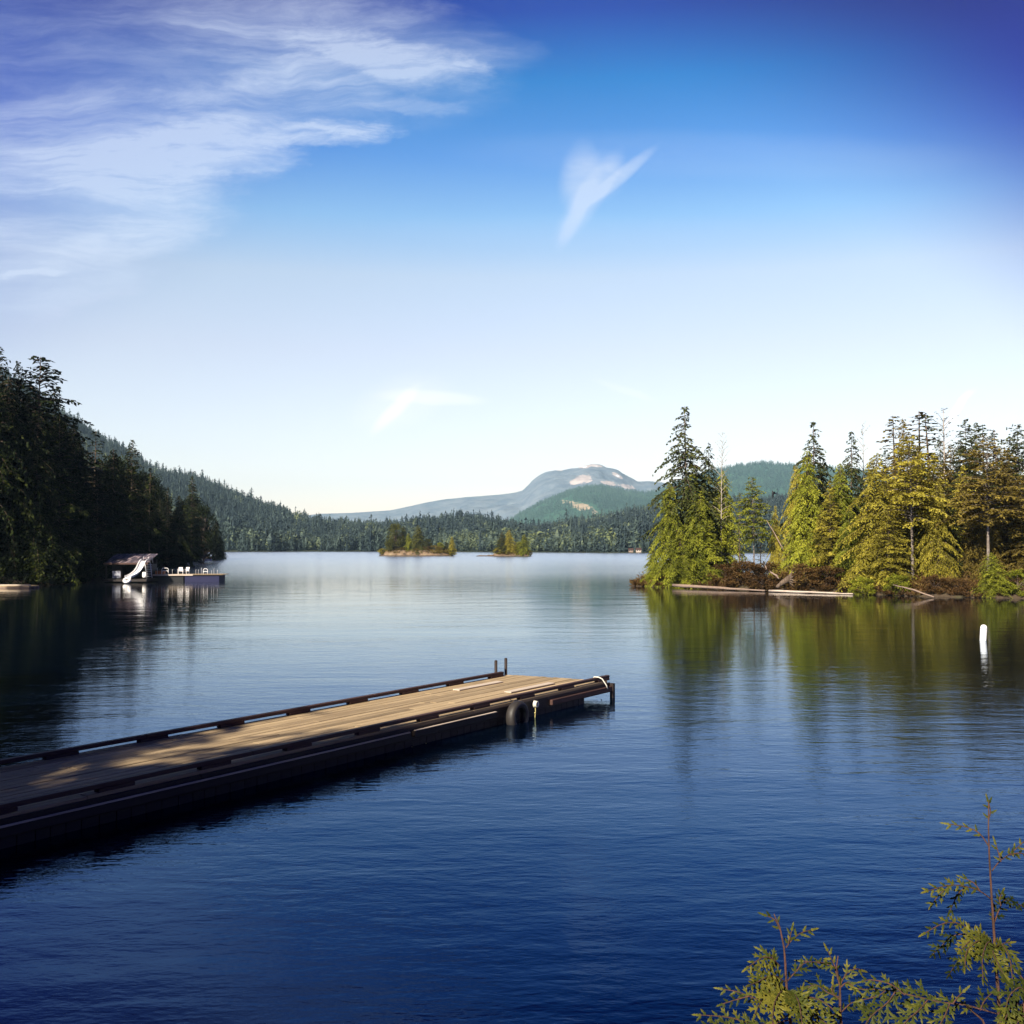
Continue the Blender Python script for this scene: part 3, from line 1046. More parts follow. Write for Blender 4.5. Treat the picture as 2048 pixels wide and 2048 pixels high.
def plant_px(key, px, topy, d, leafm, label, wide=1.0, base=None, **kw):
    p = at(px, topy, d)
    zb = ground_z(p.x, p.y) - 0.15 if base is None else base
    return plant(key, p.x, p.y, p.z - zb, leafm, label, wide=wide, z=zb, **kw)


# ------------------------------------------------------------------ island on the right
random.seed(3)
G_IS = 'trees on the wooded island to the right'
ISL = [
    # key, px, top y, depth, leaf, wide, label
    ('hemlock', 1372, 812, 92.5, 'leaf_fir', 1.05, 'tall ragged hemlock, highest tree of the island tip, dark spire above the cedars'),
    ('hemlock', 1416, 884, 94.5, 'leaf_fir', 0.85, 'shorter dark hemlock with open drooping limbs just right of the tallest spire'),
    ('cedar', 1340, 965, 90.6, 'leaf_cedar', 0.85, 'yellow-green cedar covering the foot of the tallest hemlock'),
    ('cedar', 1398, 985, 90.0, 'leaf_cedar', 1.0, 'full bright green cedar right below the second hemlock'),
    ('cedar', 1306, 1092, 91.6, 'leaf_cedar', 1.15, 'low green cedar hanging over the water at the island tip'),
    ('cedar', 1360, 1060, 89.6, 'leaf_cedar', 1.3, 'low spreading cedar at the shore between the tip and the dark hollow'),
    ('cedar', 1447, 940, 93.0, 'leaf_cedar', 0.75, 'green cedar with a rounded top beside the bare white-stemmed tree'),
    ('fir', 1420, 1040, 89.5, 'leaf_cedar', 1.1, 'short olive fir before the dark hollow of the island tip'),
    ('wispy', 1441, 868, 92.0, 'leaf_pale', 0.6, 'thin pale leafless tree sticking up between hemlock and rounded cedar'),
    ('highcrown', 1507, 955, 86.0, 'leaf_cedar', 0.85, 'slender tree with a long bare pale trunk at the gap in the island trees'),
    ('slim', 1478, 985, 88.5, 'leaf_cedar', 1.1, 'narrow green tree left of the long bare trunk'),
    ('slim', 1520, 1065, 86.8, 'leaf_pale', 1.6, 'small pale lichen-grey conifer at the foot of the long bare trunk'),
    ('slim', 1577, 1035, 85.0, 'leaf_pale', 1.0, 'thin half-bare sapling standing in the gap right of the crooked driftwood'),
    ('cedar', 1590, 930, 86.5, 'leaf_yellow', 0.62, 'yellow-green tree on the left edge of the large clump'),
    ('hemlock', 1627, 843, 87.5, 'leaf_fir', 1.0, 'dark pointed hemlock, tallest on the left side of the large clump'),
    ('cedar', 1612, 900, 84.0, 'leaf_cedar', 0.75, 'olive cedar in front of the dark pointed hemlock'),
    ('fir', 1660, 960, 82.0, 'leaf_yellow', 0.8, 'yellowish fir filling the space below two dark spires'),
    ('hemlock', 1700, 862, 86.0, 'leaf_fir', 0.85, 'dark hemlock with a dense black-green top, second spire of the large clump'),
    ('wispy', 1726, 848, 89.0, 'leaf_pale', 0.6, 'pale wispy leafless tree behind the second dark spire'),
    ('cedar', 1752, 905, 79.0, 'leaf_yellow', 1.05, 'broad bright yellow-green tree reaching down to the water'),
    ('fir', 1775, 1010, 76.5, 'leaf_yellow', 1.2, 'low yellow-green fir with pale limbs over the waterline'),
    ('fir', 1806, 838, 84.0, 'leaf_rust', 0.8, 'tall olive-brown fir behind the broad yellow-green tree'),
    ('slim', 1790, 832, 90.0, 'leaf_rust', 1.5, 'thin dark top rising left of the tall olive-brown fir'),
    ('slim', 1838, 820, 91.0, 'leaf_rust', 1.8, 'thin sparse fir top, leftmost of three open crowns against the sky'),
    ('slim', 1862, 827, 90.0, 'leaf_fir', 1.8, 'thin sparse fir top, middle of three open crowns against the sky'),
    ('wispy', 1888, 820, 88.0, 'leaf_fir', 1.1, 'layered open larch-like top, rightmost of three open crowns against the sky'),
    ('highcrown', 1822, 872, 77.5, 'leaf_yellow', 1.15, 'yellow-green tree with a dark bare trunk above the shaded hollow'),
    ('fir', 1865, 905, 80.0, 'leaf_yellow', 0.9, 'full yellow-green fir in the middle of the large clump'),
    ('fir', 1900, 890, 83.0, 'leaf_rust', 0.8, 'orange-tinged fir left of the dark-topped fir'),
    ('fir', 1930, 838, 82.0, 'leaf_fir', 0.8, 'dark-topped fir above the orange-tinged foliage'),
    ('highcrown', 1973, 870, 75.0, 'leaf_rust', 1.2, 'rust-brown tree with a long pale bare trunk near the right edge'),
    ('fir', 1950, 845, 88.0, 'leaf_fir', 0.7, 'slim dark fir just behind the dark-topped fir'),
    ('slim', 1968, 848, 90.0, 'leaf_fir', 1.2, 'thin grey fir top between the dark-topped fir and the right edge'),
    ('slim', 1997, 858, 89.0, 'leaf_fir', 1.3, 'narrow dark crown near the right edge, above the brown firs'),
    ('fir', 2010, 900, 80.0, 'leaf_rust', 1.0, 'wide brownish fir by the right edge of the picture'),
    ('highcrown', 2036, 850, 84.0, 'leaf_fir', 0.9, 'dark layered crown, the last spire at the right edge'),
    ('fir', 2052, 930, 76.0, 'leaf_rust', 1.1, 'brown fir cut by the right edge of the picture'),
    ('cedar', 1985, 1105, 71.6, 'leaf_cedar', 1.6, 'low bright green cedar drooping over the water near the right edge'),
    ('fir', 1895, 985, 79.0, 'leaf_fir', 1.0, 'dark fir in the shaded hollow behind the waterside bushes'),
    ('fir', 1945, 1000, 78.0, 'leaf_rust', 0.9, 'short brown fir left of the long pale bare trunk'),
    ('cedar', 1700, 1010, 80.5, 'leaf_cedar', 0.9, 'green cedar below the second dark spire'),
    ('cedar', 1680, 925, 83.5, 'leaf_cedar', 0.8, 'bright cedar directly below the second dark spire'),
    ('cedar', 1835, 900, 81.5, 'leaf_yellow', 0.85, 'yellow-green cedar below the three open crowns'),
    ('cedar', 1875, 960, 77.5, 'leaf_yellow', 0.8, 'shorter yellow cedar right of the dark bare trunk'),
    ('fir', 1925, 930, 79.5, 'leaf_yellow', 0.85, 'yellowish fir below the dark-topped fir'),
    ('cedar', 1965, 960, 77.5, 'leaf_rust', 0.8, 'rust-green cedar just left of the long pale trunk'),
    ('cedar', 1550, 1010, 86.8, 'leaf_yellow', 0.45, 'small yellow-green cedar at the left foot of the large clump'),
    ('fir', 1385, 930, 92.0, 'leaf_cedar', 0.8, 'green fir between the two hemlocks of the island tip'),
    ('fir', 1640, 1020, 82.5, 'leaf_yellow', 0.9, 'small yellow-green fir above the red-brown scrub'),
]
for key, px, ty, d, lf, wd, lab in ISL:
    plant_px(key, px, ty, d, lf, lab, wide=wd, group=G_IS, barkm='bark_pale' if key == 'wispy' else 'bark_mid' if key == 'highcrown' else 'bark')
for i, (px, ty, d) in enumerate([(1640, 930, 94), (1680, 940, 95), (1735, 930, 96), (1770, 900, 97), (1830, 890, 97), (1880, 880, 98), (1920, 880, 97),
                                 (1985, 890, 98), (2030, 890, 97), (1395, 940, 96.5), (1600, 960, 92.5)]):
    plant_px('fir', px, ty, d, 'leaf_fir', 'dark fir hidden deep in the middle of the island wood, seen through gaps',
             wide=0.9, group='dark inner trees of the island')

# bushes on the island shore
BUSH = [(1452, 1128, 87.6, 'leaf_scrub', 2.6, 'brown bush under the green cedars at the left end of the big log'),
        (1490, 1122, 86.0, 'leaf_scrub', 2.6, 'rust-brown bush at the foot of the long bare trunk'),
        (1525, 1128, 83.2, 'leaf_scrub', 2.3, 'brown bush left of the crooked driftwood branch'),
        (1612, 1128, 81.0, 'leaf_scrub', 2.8, 'olive-brown bush right of the upturned stump'),
        (1660, 1132, 79.6, 'leaf_scrub', 2.5, 'reddish bush behind the thin bleached log'),
        (1725, 1155, 75.7, 'leaf_cedar', 2.0, 'small yellow-green bush right at the water under the broad tree'),
        (1868, 1150, 73.4, 'leaf_scrub', 2.6, 'brown-green bush before the shaded hollow'),
        (1915, 1155, 72.6, 'leaf_scrub', 2.4, 'brown bush between the shaded hollow and the low bright cedar'),
        (1795, 1150, 75.0, 'leaf_cedar', 2.0, 'green bush beside the dark bare trunk at the water'),
        (2035, 1140, 71.0, 'leaf_cedar', 2.4, 'green bush at the water by the right edge'),
        (1330, 1150, 89.8, 'leaf_scrub', 1.6, 'reddish low bush at the island tip beside the end of the big log')]
for px, ty, d, lf, H, lab in BUSH:
    p = at(px, ty, d)
    plant('bush', p.x, p.y, max(0.8, p.z - ground_z(p.x, p.y) + 0.1), lf, lab, group='bushes on the island shore', wide=1.35)


# low scrub (uncountable) on both shores
def scrub(name, poly_pts, n, hf, mat, leaf, hmax, seed):
    random.seed(seed)
    L = Leaves()
    for _ in range(n):
        k = random.randrange(len(poly_pts) - 1)
        (x0, y0), (x1, y1) = poly_pts[k], poly_pts[k + 1]
        f_ = random.random()
        nx, ny = -(y1 - y0), (x1 - x0)
        ll = math.hypot(nx, ny)
        inl = rnd(-0.55, 3.6)
        cx, cy = x0 + (x1 - x0) * f_ + nx / ll * inl, y0 + (y1 - y0) * f_ + ny / ll * inl
        zb = max(ground_z(cx, cy), 0.02)
        hh = hmax * rnd(0.3, 1.0) * min(1.0, 0.45 + max(inl, 0) * 0.3)
        ct = rnd(-0.3, 0.3)
        for _s in range(46):
            a = rnd(0, 6.28)
            q = random.random()
            p = Vector((cx + math.cos(a) * q * hh * 0.5, cy + math.sin(a) * q * hh * 0.5, zb + hh * q * rnd(0.2, 1.0)))
            L.add(p, (math.cos(a) + rnd(-.4, .4), math.sin(a) + rnd(-.4, .4), rnd(0.2, 1.6)), (rnd(-1, 1), rnd(-1, 1), 1), leaf * rnd(0.7, 1.6), leaf * rnd(0.2, 0.5),
                  min(1, max(0, 0.5 + ct + rnd(-.2, .2))))
    return tag(link(name, L.mesh(name), mat), kind='stuff')


scrub('island_scrub', [(10.6, 93), (12.5, 90.3), (16, 88.6), (21, 82.3), (25, 77.9), (28.5, 73.4), (34, 70.4), (48, 67.4)], 620, None, M['leaf_scrub'], 0.22, 1.25, 8)
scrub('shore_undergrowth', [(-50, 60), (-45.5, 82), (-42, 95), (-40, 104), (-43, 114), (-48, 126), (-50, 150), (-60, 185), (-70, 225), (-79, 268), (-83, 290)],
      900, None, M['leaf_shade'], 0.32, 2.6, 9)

# ------------------------------------------------------------------ forest on the left shore
random.seed(11)
LEFT = [
    ('fir', -35, 640, 96, 1.1, 'towering dark fir cut by the left edge of the picture'),
    ('fir', 2, 694, 99, 1.0, 'tall dark fir whose drooping top touches the left edge'),
    ('fir', 38, 722, 100, 0.75, 'narrow pointed fir top between the edge tree and the ragged spreading crown'),
    ('highcrown', 76, 714, 102, 1.25, 'tall fir with a ragged spreading crown high above the left shore'),
    ('fir', 112, 775, 101, 1.1, 'dark fir on the right flank of the ragged spreading crown'),
    ('hemlock', 150, 835, 105, 1.1, 'broad dark fir below the point where the forest meets the hill line'),
    ('slim', 190, 862, 112, 1.8, 'narrow yellow-lit top standing clear before the distant hillside'),
    ('cedar', 228, 898, 112, 1.2, 'round-topped yellowish tree left of the pointed fir above the boathouse'),
    ('fir', 264, 880, 118, 1.05, 'pointed dark fir high above the boathouse'),
    ('hemlock', 300, 935, 128, 1.1, 'drooping fir right of the pointed one above the boathouse'),
    ('fir', 335, 975, 150, 1.0, 'mid-height fir where the forest steps down towards the point'),
    ('fir', 384, 952, 192, 0.9, 'sharp solitary spire near the end of the left point'),
    ('cedar', 360, 990, 175, 1.1, 'broad fir left of the sharp solitary spire'),
    ('broad', 408, 1012, 225, 0.9, 'yellow-lit rounded tree right of the sharp solitary spire'),
    ('cedar', 432, 1040, 262, 1.2, 'yellow-edged tree second from the tip of the left point'),
    ('cedar', 440, 1068, 280, 1.3, 'last low tree at the tip of the left point'),
]
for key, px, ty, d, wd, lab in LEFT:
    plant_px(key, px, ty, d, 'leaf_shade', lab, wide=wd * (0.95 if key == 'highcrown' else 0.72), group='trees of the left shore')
OUTL = [(-200, 600), (-35, 660), (0, 710), (38, 740), (76, 740), (112, 800), (150, 850), (190, 885), (228, 915), (264, 910), (300, 955), (335, 990), (360, 1003), (384, 985), (408, 1025), (432, 1050), (446, 1075)]
ZONES = [(-200, 120, 'dark fir in the black forest wall at the far left, above the floating raft', 'dense trees above the raft'),
         (120, 215, 'dark fir in the crowded forest between the raft and the boathouse', 'dense trees left of the boathouse'),
         (215, 310, 'dark fir in the crowded forest directly behind the boathouse', 'dense trees behind the boathouse'),
         (310, 380, 'shaded fir in the crowded forest behind the floating platform', 'dense trees behind the platform'),
         (380, 470, 'yellow-lit fir crowded on the end of the left point', 'dense trees on the point')]
SB = SHORE[6:18]
cnt = 0
tries = 0
spots = []
while cnt < 125 and tries < 4000:
    tries += 1
    k = random.randrange(len(SB) - 1)
    (x0, y0), (x1, y1) = SB[k], SB[k + 1]
    f_ = random.random()
    nx, ny = -(y1 - y0), (x1 - x0)
    ll = math.hypot(nx, ny)
    inl = rnd(0.6, 22) if random.random() < 0.6 else rnd(0.4, 4)
    x, y = x0 + (x1 - x0) * f_ + nx / ll * inl, y0 + (y1 - y0) * f_ + ny / ll * inl
    px = 1024 + F * x / y
    if px < -70 or px > 446 or ground_z(x, y) <= 0.01:
        continue
    tsun = (x + 34.5) * SUN_DIR.x + (y - 100) * SUN_DIR.y
    if 0 < tsun < 34 and abs((x + 34.5) * SUN_DIR.y - (y - 100) * SUN_DIR.x) < 5.5:
        continue
    if any((x - a) ** 2 + (y - b) ** 2 < 5.0 for a, b in spots):
        continue
    lim = interp(px, OUTL) + rnd(5, 110) * min(1.0, 130 / y)
    zt = CAM_H + (1092 - lim) / F * y
    H = zt - ground_z(x, y)
    if H < 5:
        continue
    H = min(H, 21)
    for a, b, lab, grp in ZONES:
        if a <= px < b:
            key = random.choice(['fir', 'fir', 'hemlock', 'cedar', 'cedar', 'broad' if px > 215 else 'fir'])
            lab = lab.replace(' fir ', {'fir': ' fir ', 'hemlock': ' drooping hemlock ', 'cedar': ' full-skirted cedar ', 'broad': ' rounded leafy tree '}[key])
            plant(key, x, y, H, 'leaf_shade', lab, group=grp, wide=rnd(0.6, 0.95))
            break
    spots.append((x, y))
    cnt += 1
print('left fill', cnt)

# the wood behind the jetty's landing, whose shade lies over the near end of the jetty
random.seed(21)
for i, (x, y, H) in enumerate([(-10.0, 2.0, 8.5), (-8.0, -1.5, 8), (-7.0, -4.5, 9), (-11.5, -0.5, 10.5), (-13.0, 1.0, 12.5), (-15.5, 3.5, 13), (-10.5, -2.5, 12.5), (-12.5, -4.5, 15), (-17, 1.0, 15), (-14.2, -1.0, 14), (-19, 5.0, 15), (-56, 62, 20), (-62, 50, 20), (-55, 48, 19), (-60, 72, 21), (-66, 62, 21), (-50, 36, 18), (-22.5, 1.5, 17), (-25, 7.0, 15), (-18, -3, 14), (-29, 3, 18), (-33, 11, 16), (-24, -6, 16),
                               (-13.2, -1.5, 11), (-37, 17, 17), (-30, -5, 17), (-41, 24, 17), (-12, -7, 13), (-20, -10, 15)]):
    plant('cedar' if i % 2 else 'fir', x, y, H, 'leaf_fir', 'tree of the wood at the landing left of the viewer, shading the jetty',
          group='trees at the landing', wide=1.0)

# ------------------------------------------------------------------ rock islets in the middle of the lake
def islet(name, label, poly, box, hmax, seed):
    xs = np.arange(box[0], box[1], 0.4)
    ys = np.arange(box[2], box[3], 0.6)
    X, Y = np.meshgrid(xs, ys, indexing='ij')
    d = poly_dist(X, Y, poly) + vnoise(X, Y, seed, 3, 3.0) * 0.5
    Z = np.where(d > 0, 0.05 + hmax * (1 - np.exp(-d / 2.0)), d * 0.5)
    Z = Z + np.where(d > 0, np.abs(vnoise(X, Y, seed + 1, 5, 3.5, 0.6)) * 0.6 * np.clip(d, 0, 1), 0)
    o = grid_mesh(name, xs, ys, np.maximum(Z, -1.5), M['rock'])
    return tag(o, kind='structure')


I1 = [(-47, 368), (-42, 366), (-33, 365.5), (-24, 366), (-20, 369), (-23, 374), (-33, 377), (-44, 374)]
I2 = [(-12.5, 353), (-9, 352.4), (-4, 351.5), (1, 351), (6.2, 351.6), (6, 356), (0, 359), (-5, 357), (-7, 354.5), (-12, 354)]
islet('islet_rock', '', I1, (-49, -17, 362, 381), 1.9, 51)
islet('islet_rock', '', I2, (-15, 9, 348, 363), 0.8, 61)
G1 = 'trees on the wider islet'
for key, px, ty, d, lf, wd, lab in [
        ('broad', 792, 1048, 371, 'leaf_islet', 0.95, 'wide dark green tree, tallest on the wider islet'),
        ('fir', 806, 1052, 373, 'leaf_fir', 1.2, 'dark fir just behind the widest tree of the wider islet'),
        ('cedar', 836, 1050, 370, 'leaf_islet', 1.35, 'olive tree with a pointed top in the middle of the wider islet'),
        ('cedar', 904, 1072, 369, 'leaf_yellow', 0.9, 'narrow yellow-green tree on the right end of the wider islet'),
        ('broad', 778, 1085, 370, 'leaf_islet', 1.0, 'short olive tree on the left part of the wider islet'),
        ('cedar', 817, 1066, 370, 'leaf_cedar', 1.1, 'short green tree between the two tallest trees of the wider islet'),
        ('broad', 855, 1078, 372, 'leaf_islet', 1.0, 'round brown-green tree just right of the pointed one on the wider islet'),
        ('broad', 880, 1086, 371, 'leaf_cedar', 1.2, 'low round green tree on the right half of the wider islet'),
        ('fir', 893, 1082, 372, 'leaf_fir', 1.3, 'small dark fir beside the narrow yellow-green tree')]:
    plant_px(key, px, ty, d, lf, lab, wide=wd, base=0.9, group=G1)
for key, px, ty, d, lf, wd, lab in [
        ('fir', 1003, 1064, 355, 'leaf_islet', 1.6, 'brown-green tree, left of the pair on the small islet'),
        ('cedar', 1017, 1060, 356, 'leaf_yellow', 1.4, 'yellow-green tree, right of the pair on the small islet'),
        ('cedar', 1048, 1068, 354, 'leaf_cedar', 1.4, 'lone pointed tree on the right end of the small islet'),
        ('broad', 1038, 1084, 356, 'leaf_cedar', 1.1, 'round green tree left of the lone pointed tree on the small islet'),
        ('broad', 1030, 1090, 355, 'leaf_yellow', 0.8, 'short pale tree between the pair and the lone tree of the small islet')]:
    plant_px(key, px, ty, d, lf, lab, wide=wd, base=0.5, group='trees on the small islet')
random.seed(77)
for name_, line_, z0_, n_ in (('islet_scrub', [(-45, 368.5), (-38, 367.2), (-28, 367), (-21.5, 368.5)], 1.1, 150), ('islet_scrub', [(-4, 353), (0, 352.6), (5.5, 353)], 0.5, 70)):
    L_ = Leaves()
    for _ in range(n_):
        k = random.randrange(len(line_) - 1)
        f_ = random.random()
        cx = line_[k][0] * (1 - f_) + line_[k + 1][0] * f_
        cy = line_[k][1] * (1 - f_) + line_[k + 1][1] * f_ + rnd(-0.6, 4.5)
        hh = rnd(0.5, 2.0)
        for _s in range(40):
            a, q = rnd(0, 6.28), random.random()
            L_.add(Vector((cx + math.cos(a) * q * hh * 0.6, cy + math.sin(a) * q * hh * 0.6, z0_ - 0.2 + hh * q * rnd(0.2, 1.0))), (math.cos(a) + rnd(-.4, .4), math.sin(a), rnd(0.2, 1.6)),
                   (rnd(-1, 1), rnd(-1, 1), 1), 0.35 * rnd(0.7, 1.6), 0.2, rnd(0.2, 0.9))
    tag(link(name_, L_.mesh(name_), M['leaf_rust']), kind='stuff')
for px, ty, d, lf, lab in [(764, 1098, 368.5, 'leaf_yellow', 'yellow bush at the left tip of the wider islet'),
                           (800, 1095, 369, 'leaf_rust', 'brown bush below the widest tree of the wider islet'),
                           (832, 1097, 368, 'leaf_rust', 'orange-brown bush below the pointed tree of the wider islet'),
                           (852, 1093, 370, 'leaf_scrub', 'dark bush right of the pointed tree of the wider islet'),
                           (872, 1091, 370, 'leaf_rust', 'rounded brown bush on the bare right half of the wider islet'),
                           (905, 1098, 367.5, 'leaf_yellow', 'bright bush at the foot of the narrow yellow-green tree'),
                           (995, 1098, 353.5, 'leaf_yellow', 'yellow bush left of the pair on the small islet'),
                           (1058, 1102, 353, 'leaf_rust', 'rusty bush at the right tip of the small islet')]:
    p = at(px, ty, d)
    plant('bush', p.x, p.y, p.z - 0.4, lf, lab, group='bushes on the islets', wide=1.4, z=0.4)

# ------------------------------------------------------------------ haze over the lake
mb = MB()
mb.box((-5000, -900, -5.5), (5000, 8600, 525))
hz = mb.build('haze', None)
m, t, o_ = new_mat('haze_air')
pv = t.n('ShaderNodeVolumePrincipled')
pv.inputs['Color'].default_value = (0.52, 0.80, 1.0, 1)
pv.inputs['Density'].default_value = 0.8e-4
t.link(pv.outputs[0], o_.inputs['Volume'])
hz.data.materials.append(m)
tag(hz, kind='stuff')

# ------------------------------------------------------------------ the jetty
DA = math.atan2(0.831, 0.556)
DK = 1.114
DO = Vector((2.0 * DK, 21.95 * DK, -0.40))
dock = empty('jetty', DO, DA)
dock.scale = (DK, DK, DK)
tag(dock, 'long weathered plank jetty running out from the left over the water', 'jetty')
LEN, WID, TOP = 19.5, 2.3, 0.70
SKEW = 0.32
random.seed(5)
mb = MB()
nP = 15
pw = WID / nP
for k in range(nP):
    y0, y1 = k * pw + 0.008, (k + 1) * pw - 0.008
    x = -LEN - rnd(0, 3)
    xe = -SKEW * (k + 0.5) / nP
    while x < xe - 0.3:
        x2 = min(x + rnd(3.2, 4.9), xe)
        if xe - x2 < 0.9:
            x2 = xe + rnd(-0.02, 0.02)
        dz_ = rnd(-0.004, 0.004)
        tn = min(0.9, max(0.1, random.gauss(0.5, 0.16)))
        if k in (3, 4) and -4.0 < x2 and x2 > -0.9 and k == 3:
            tn = 1.0
        mb.box((x + 0.004, y0, TOP - 0.045 + dz_), (x2 - 0.004, y1, TOP + dz_), tn, bev=0.004)
        x = x2
mb.build('deck', M['deck'], dock)
mb = MB()                                      # two fresh repair boards lying proud on the deck
mb.box((-2.7, 0.62, TOP + 0.006), (-1.1, 0.78, TOP + 0.03), 0.95, bev=0.004)
b1 = mb.build('repair_board', M['log_pale'], dock)
mb = MB()
mb.box((-3.0, 1.62, TOP + 0.006), (-1.5, 1.78, TOP + 0.03), 0.95, bev=0.004)
b2 = mb.build('repair_board', M['log_pale'], dock)


def rail(yc, xend, sgn):
    mb = MB()
    x = -LEN
    while x < xend - 0.2:
        x2 = min(x + 4.9, xend)
        if xend - x2 < 1:
            x2 = xend
        mb.box((x + 0.003, yc - 0.045, TOP + 0.048), (x2 - 0.003, yc + 0.045, TOP + 0.104), rnd(0.3, 0.7), bev=0.008)
        x = x2
    r_ = mb.build('rail', M['rail'], dock)
    x = xend - 0.25
    while x > -LEN:
        b = MB()
        b.box((x - 0.24, yc - 0.048, TOP + 0.004), (x + 0.24, yc + 0.048, TOP + 0.047), rnd(0.3, 0.7), bev=0.004)
        b.build('rail_block', M['rail'], r_)
        x -= 1.45
    return r_


rail(0.06, 0.10, 1)
rail(WID - 0.06, -0.62, 1)
# side beams, end beam
mb = MB()
x = -LEN
for x2 in (-15.4, -10.6, -5.8, -2.45, 0.02):
    mb.box((x + 0.005, -0.052, 0.47), (x2 - 0.005, -0.002, 0.665), rnd(0.3, 0.7), bev=0.006)
    x = x2
mb.build('side_beam', M['timber'], dock)
mb = MB()
mb.box((-LEN, WID + 0.002, 0.47), (-SKEW - 0.02, WID + 0.052, 0.665), 0.5, bev=0.006)
mb.build('side_beam', M['timber'], dock)
mb = MB()
vs = mb.box((0.0, 0.0, 0.48), (0.05, WID, 0.65), 0.5)
for v_ in vs:
    if v_.co.y > 1:
        v_.co.x -= SKEW
mb.build('end_beam', M['timber'], dock)
# outer rub board; a pale strip paints the sunlit line along its top
mb = MB()
mb.box((-LEN, -0.13, 0.50), (-6.6, -0.054, 0.60), 0.5, bev=0.008)
mb.box((-6.5, -0.12, 0.52), (-4.2, -0.054, 0.61), 0.65, bev=0.008)
mb.build('rub_board', M['timber'], dock)
mb = MB()
mb.box((-LEN, -0.135, 0.603), (-6.62, -0.10, 0.622), 0.6, bev=0.004)
mb.box((-6.48, -0.125, 0.613), (-4.25, -0.08, 0.626), 0.9, bev=0.004)
mb.build('sunlit_strip', M['log_pale'], dock)
mb = MB()
mb.box((-2.4, -0.12, 0.50), (0.03, -0.054, 0.60), 0.6, bev=0.008)
mb.build('rub_board', M['rail'], dock)
# joists and floats
mb = MB()
x = -LEN + 0.4
while x < -0.4:
    mb.box((x, 0.02, 0.54), (x + 0.06, WID - 0.02, 0.645), 0.5)
    x += 0.8
mb.build('joist', M['timber'], dock)
x = -LEN
for x2 in (-16.4, -12.2, -8.0, -4.3, -0.95):
    for yy, nm in ((0.05, 0), (1.25, 1)):
        mb = MB()
        mb.box((x + 0.06, yy, -0.45), (x2 - 0.06, yy + 1.0, 0.465), 0.5, bev=0.04)
        mb.build('float', M['black'], dock)
    x = x2
# skirt boards hanging at the water side
mb = MB()
x = -LEN
while x < -1.05:
    w_ = rnd(0.16, 0.24)
    if True:
        mb.box((x, -0.03, rnd(-0.12, 0.02)), (min(x + w_, -0.98), 0.0, 0.465), rnd(0.2, 0.8))
    x += w_ + 0.012
mb.build('plank_skirt', M['timber'], dock)
# metal corner post and rod with a ring
mb = MB()
mb.box((-0.04, -0.14, -0.6), (0.05, -0.055, 0.655), 0.5, bev=0.01)
mb.build('corner_post', M['timber'], dock)
mb = MB()
mb.tube([(-0.42, -0.07, 0.37), (-0.42, -0.08, -0.3)], 0.012, 6)
a = [(-0.28 + 0.075 * math.cos(i / 14 * 6.2832), -0.09, 0.25 + 0.06 * math.sin(i / 14 * 6.2832)) for i in range(15)]
mb.tube(a, 0.011, 6, cap=False)
mb.tube([(-0.205, -0.09, 0.25), (-0.04, -0.09, 0.25)], 0.01, 6)
mb.build('mooring_ring', M['rust'], dock)
for xx, zz in ((-0.74, 0.33), (-0.36, 0.345)):
    mb = MB()
    mb.tube([(xx, WID + 0.03, -0.5), (xx + 0.005, WID + 0.03, TOP + zz)], 0.032, 10)
    mb.tube([(xx + 0.005, WID + 0.03, TOP + zz), (xx + 0.005, WID + 0.03, TOP + zz + 0.02)], [0.036, 0.02], 10)
    mb.build('post', M['rust'], dock)


def tube_obj(name, pts, r_, mat, parent, seg=6):
    mb = MB()
    mb.tube(pts, r_, seg)
    return mb.build(name, mat, parent)


# things tied to the jetty
def dpt(x, y, z):
    c, s = math.cos(DA), math.sin(DA)
    return Vector((DO.x + DK * (c * x - s * y), DO.y + DK * (s * x + c * y), DO.z + DK * z))


ty = empty('tire_fender', dpt(-3.72, -0.20, 0.475), DA)
ty.scale = (1.0, 1.0, 1.0)
tag(ty, 'old black tyre hung upright on the side of the jetty as a fender', 'tyre')
bm = bmesh.new()
lay = bm.faces.layers.float.new('tint')
R0, nS = 0.30, 40
prof = [(-0.30, 0.17), (-0.335, 0.165), (-0.37, 0.13)]
sec = [(0.175, 0.06), (0.19, 0.085), (0.245, 0.098), (0.285, 0.085), (0.305, 0.05), (0.31, 0.0), (0.305, -0.05), (0.285, -0.085), (0.245, -0.098), (0.19, -0.085), (0.175, -0.06),
       (0.20, -0.05), (0.27, -0.06), (0.285, 0.0), (0.27, 0.06), (0.20, 0.05)]
rings = []
for i in range(nS):
    a = 2 * math.pi * i / nS
    rings.append([bm.verts.new((math.cos(a) * (r_ + (0.004 if (i % 2 and abs(yy) < 0.06 and r_ > 0.3) else 0)), yy, math.sin(a) * (r_ + (0.004 if (i % 2 and abs(yy) < 0.06 and r_ > 0.3) else 0)))) for r_, yy in sec])
for i in range(nS):
    for k in range(len(sec)):
        f = bm.faces.new((rings[i][k], rings[i][(k + 1) % len(sec)], rings[(i + 1) % nS][(k + 1) % len(sec)], rings[(i + 1) % nS][k]))
        f.smooth = True
bmesh.ops.recalc_face_normals(bm, faces=bm.faces)
me = bpy.data.meshes.new('tire')
bm.to_mesh(me)
bm.free()
link('tire', me, M['rubber'], ty)
tube_obj('rope', [(0, -0.0, 0.25), (0.02, 0.11, 0.30), (0.03, 0.2, 0.31)], 0.009, M['rust'], ty)

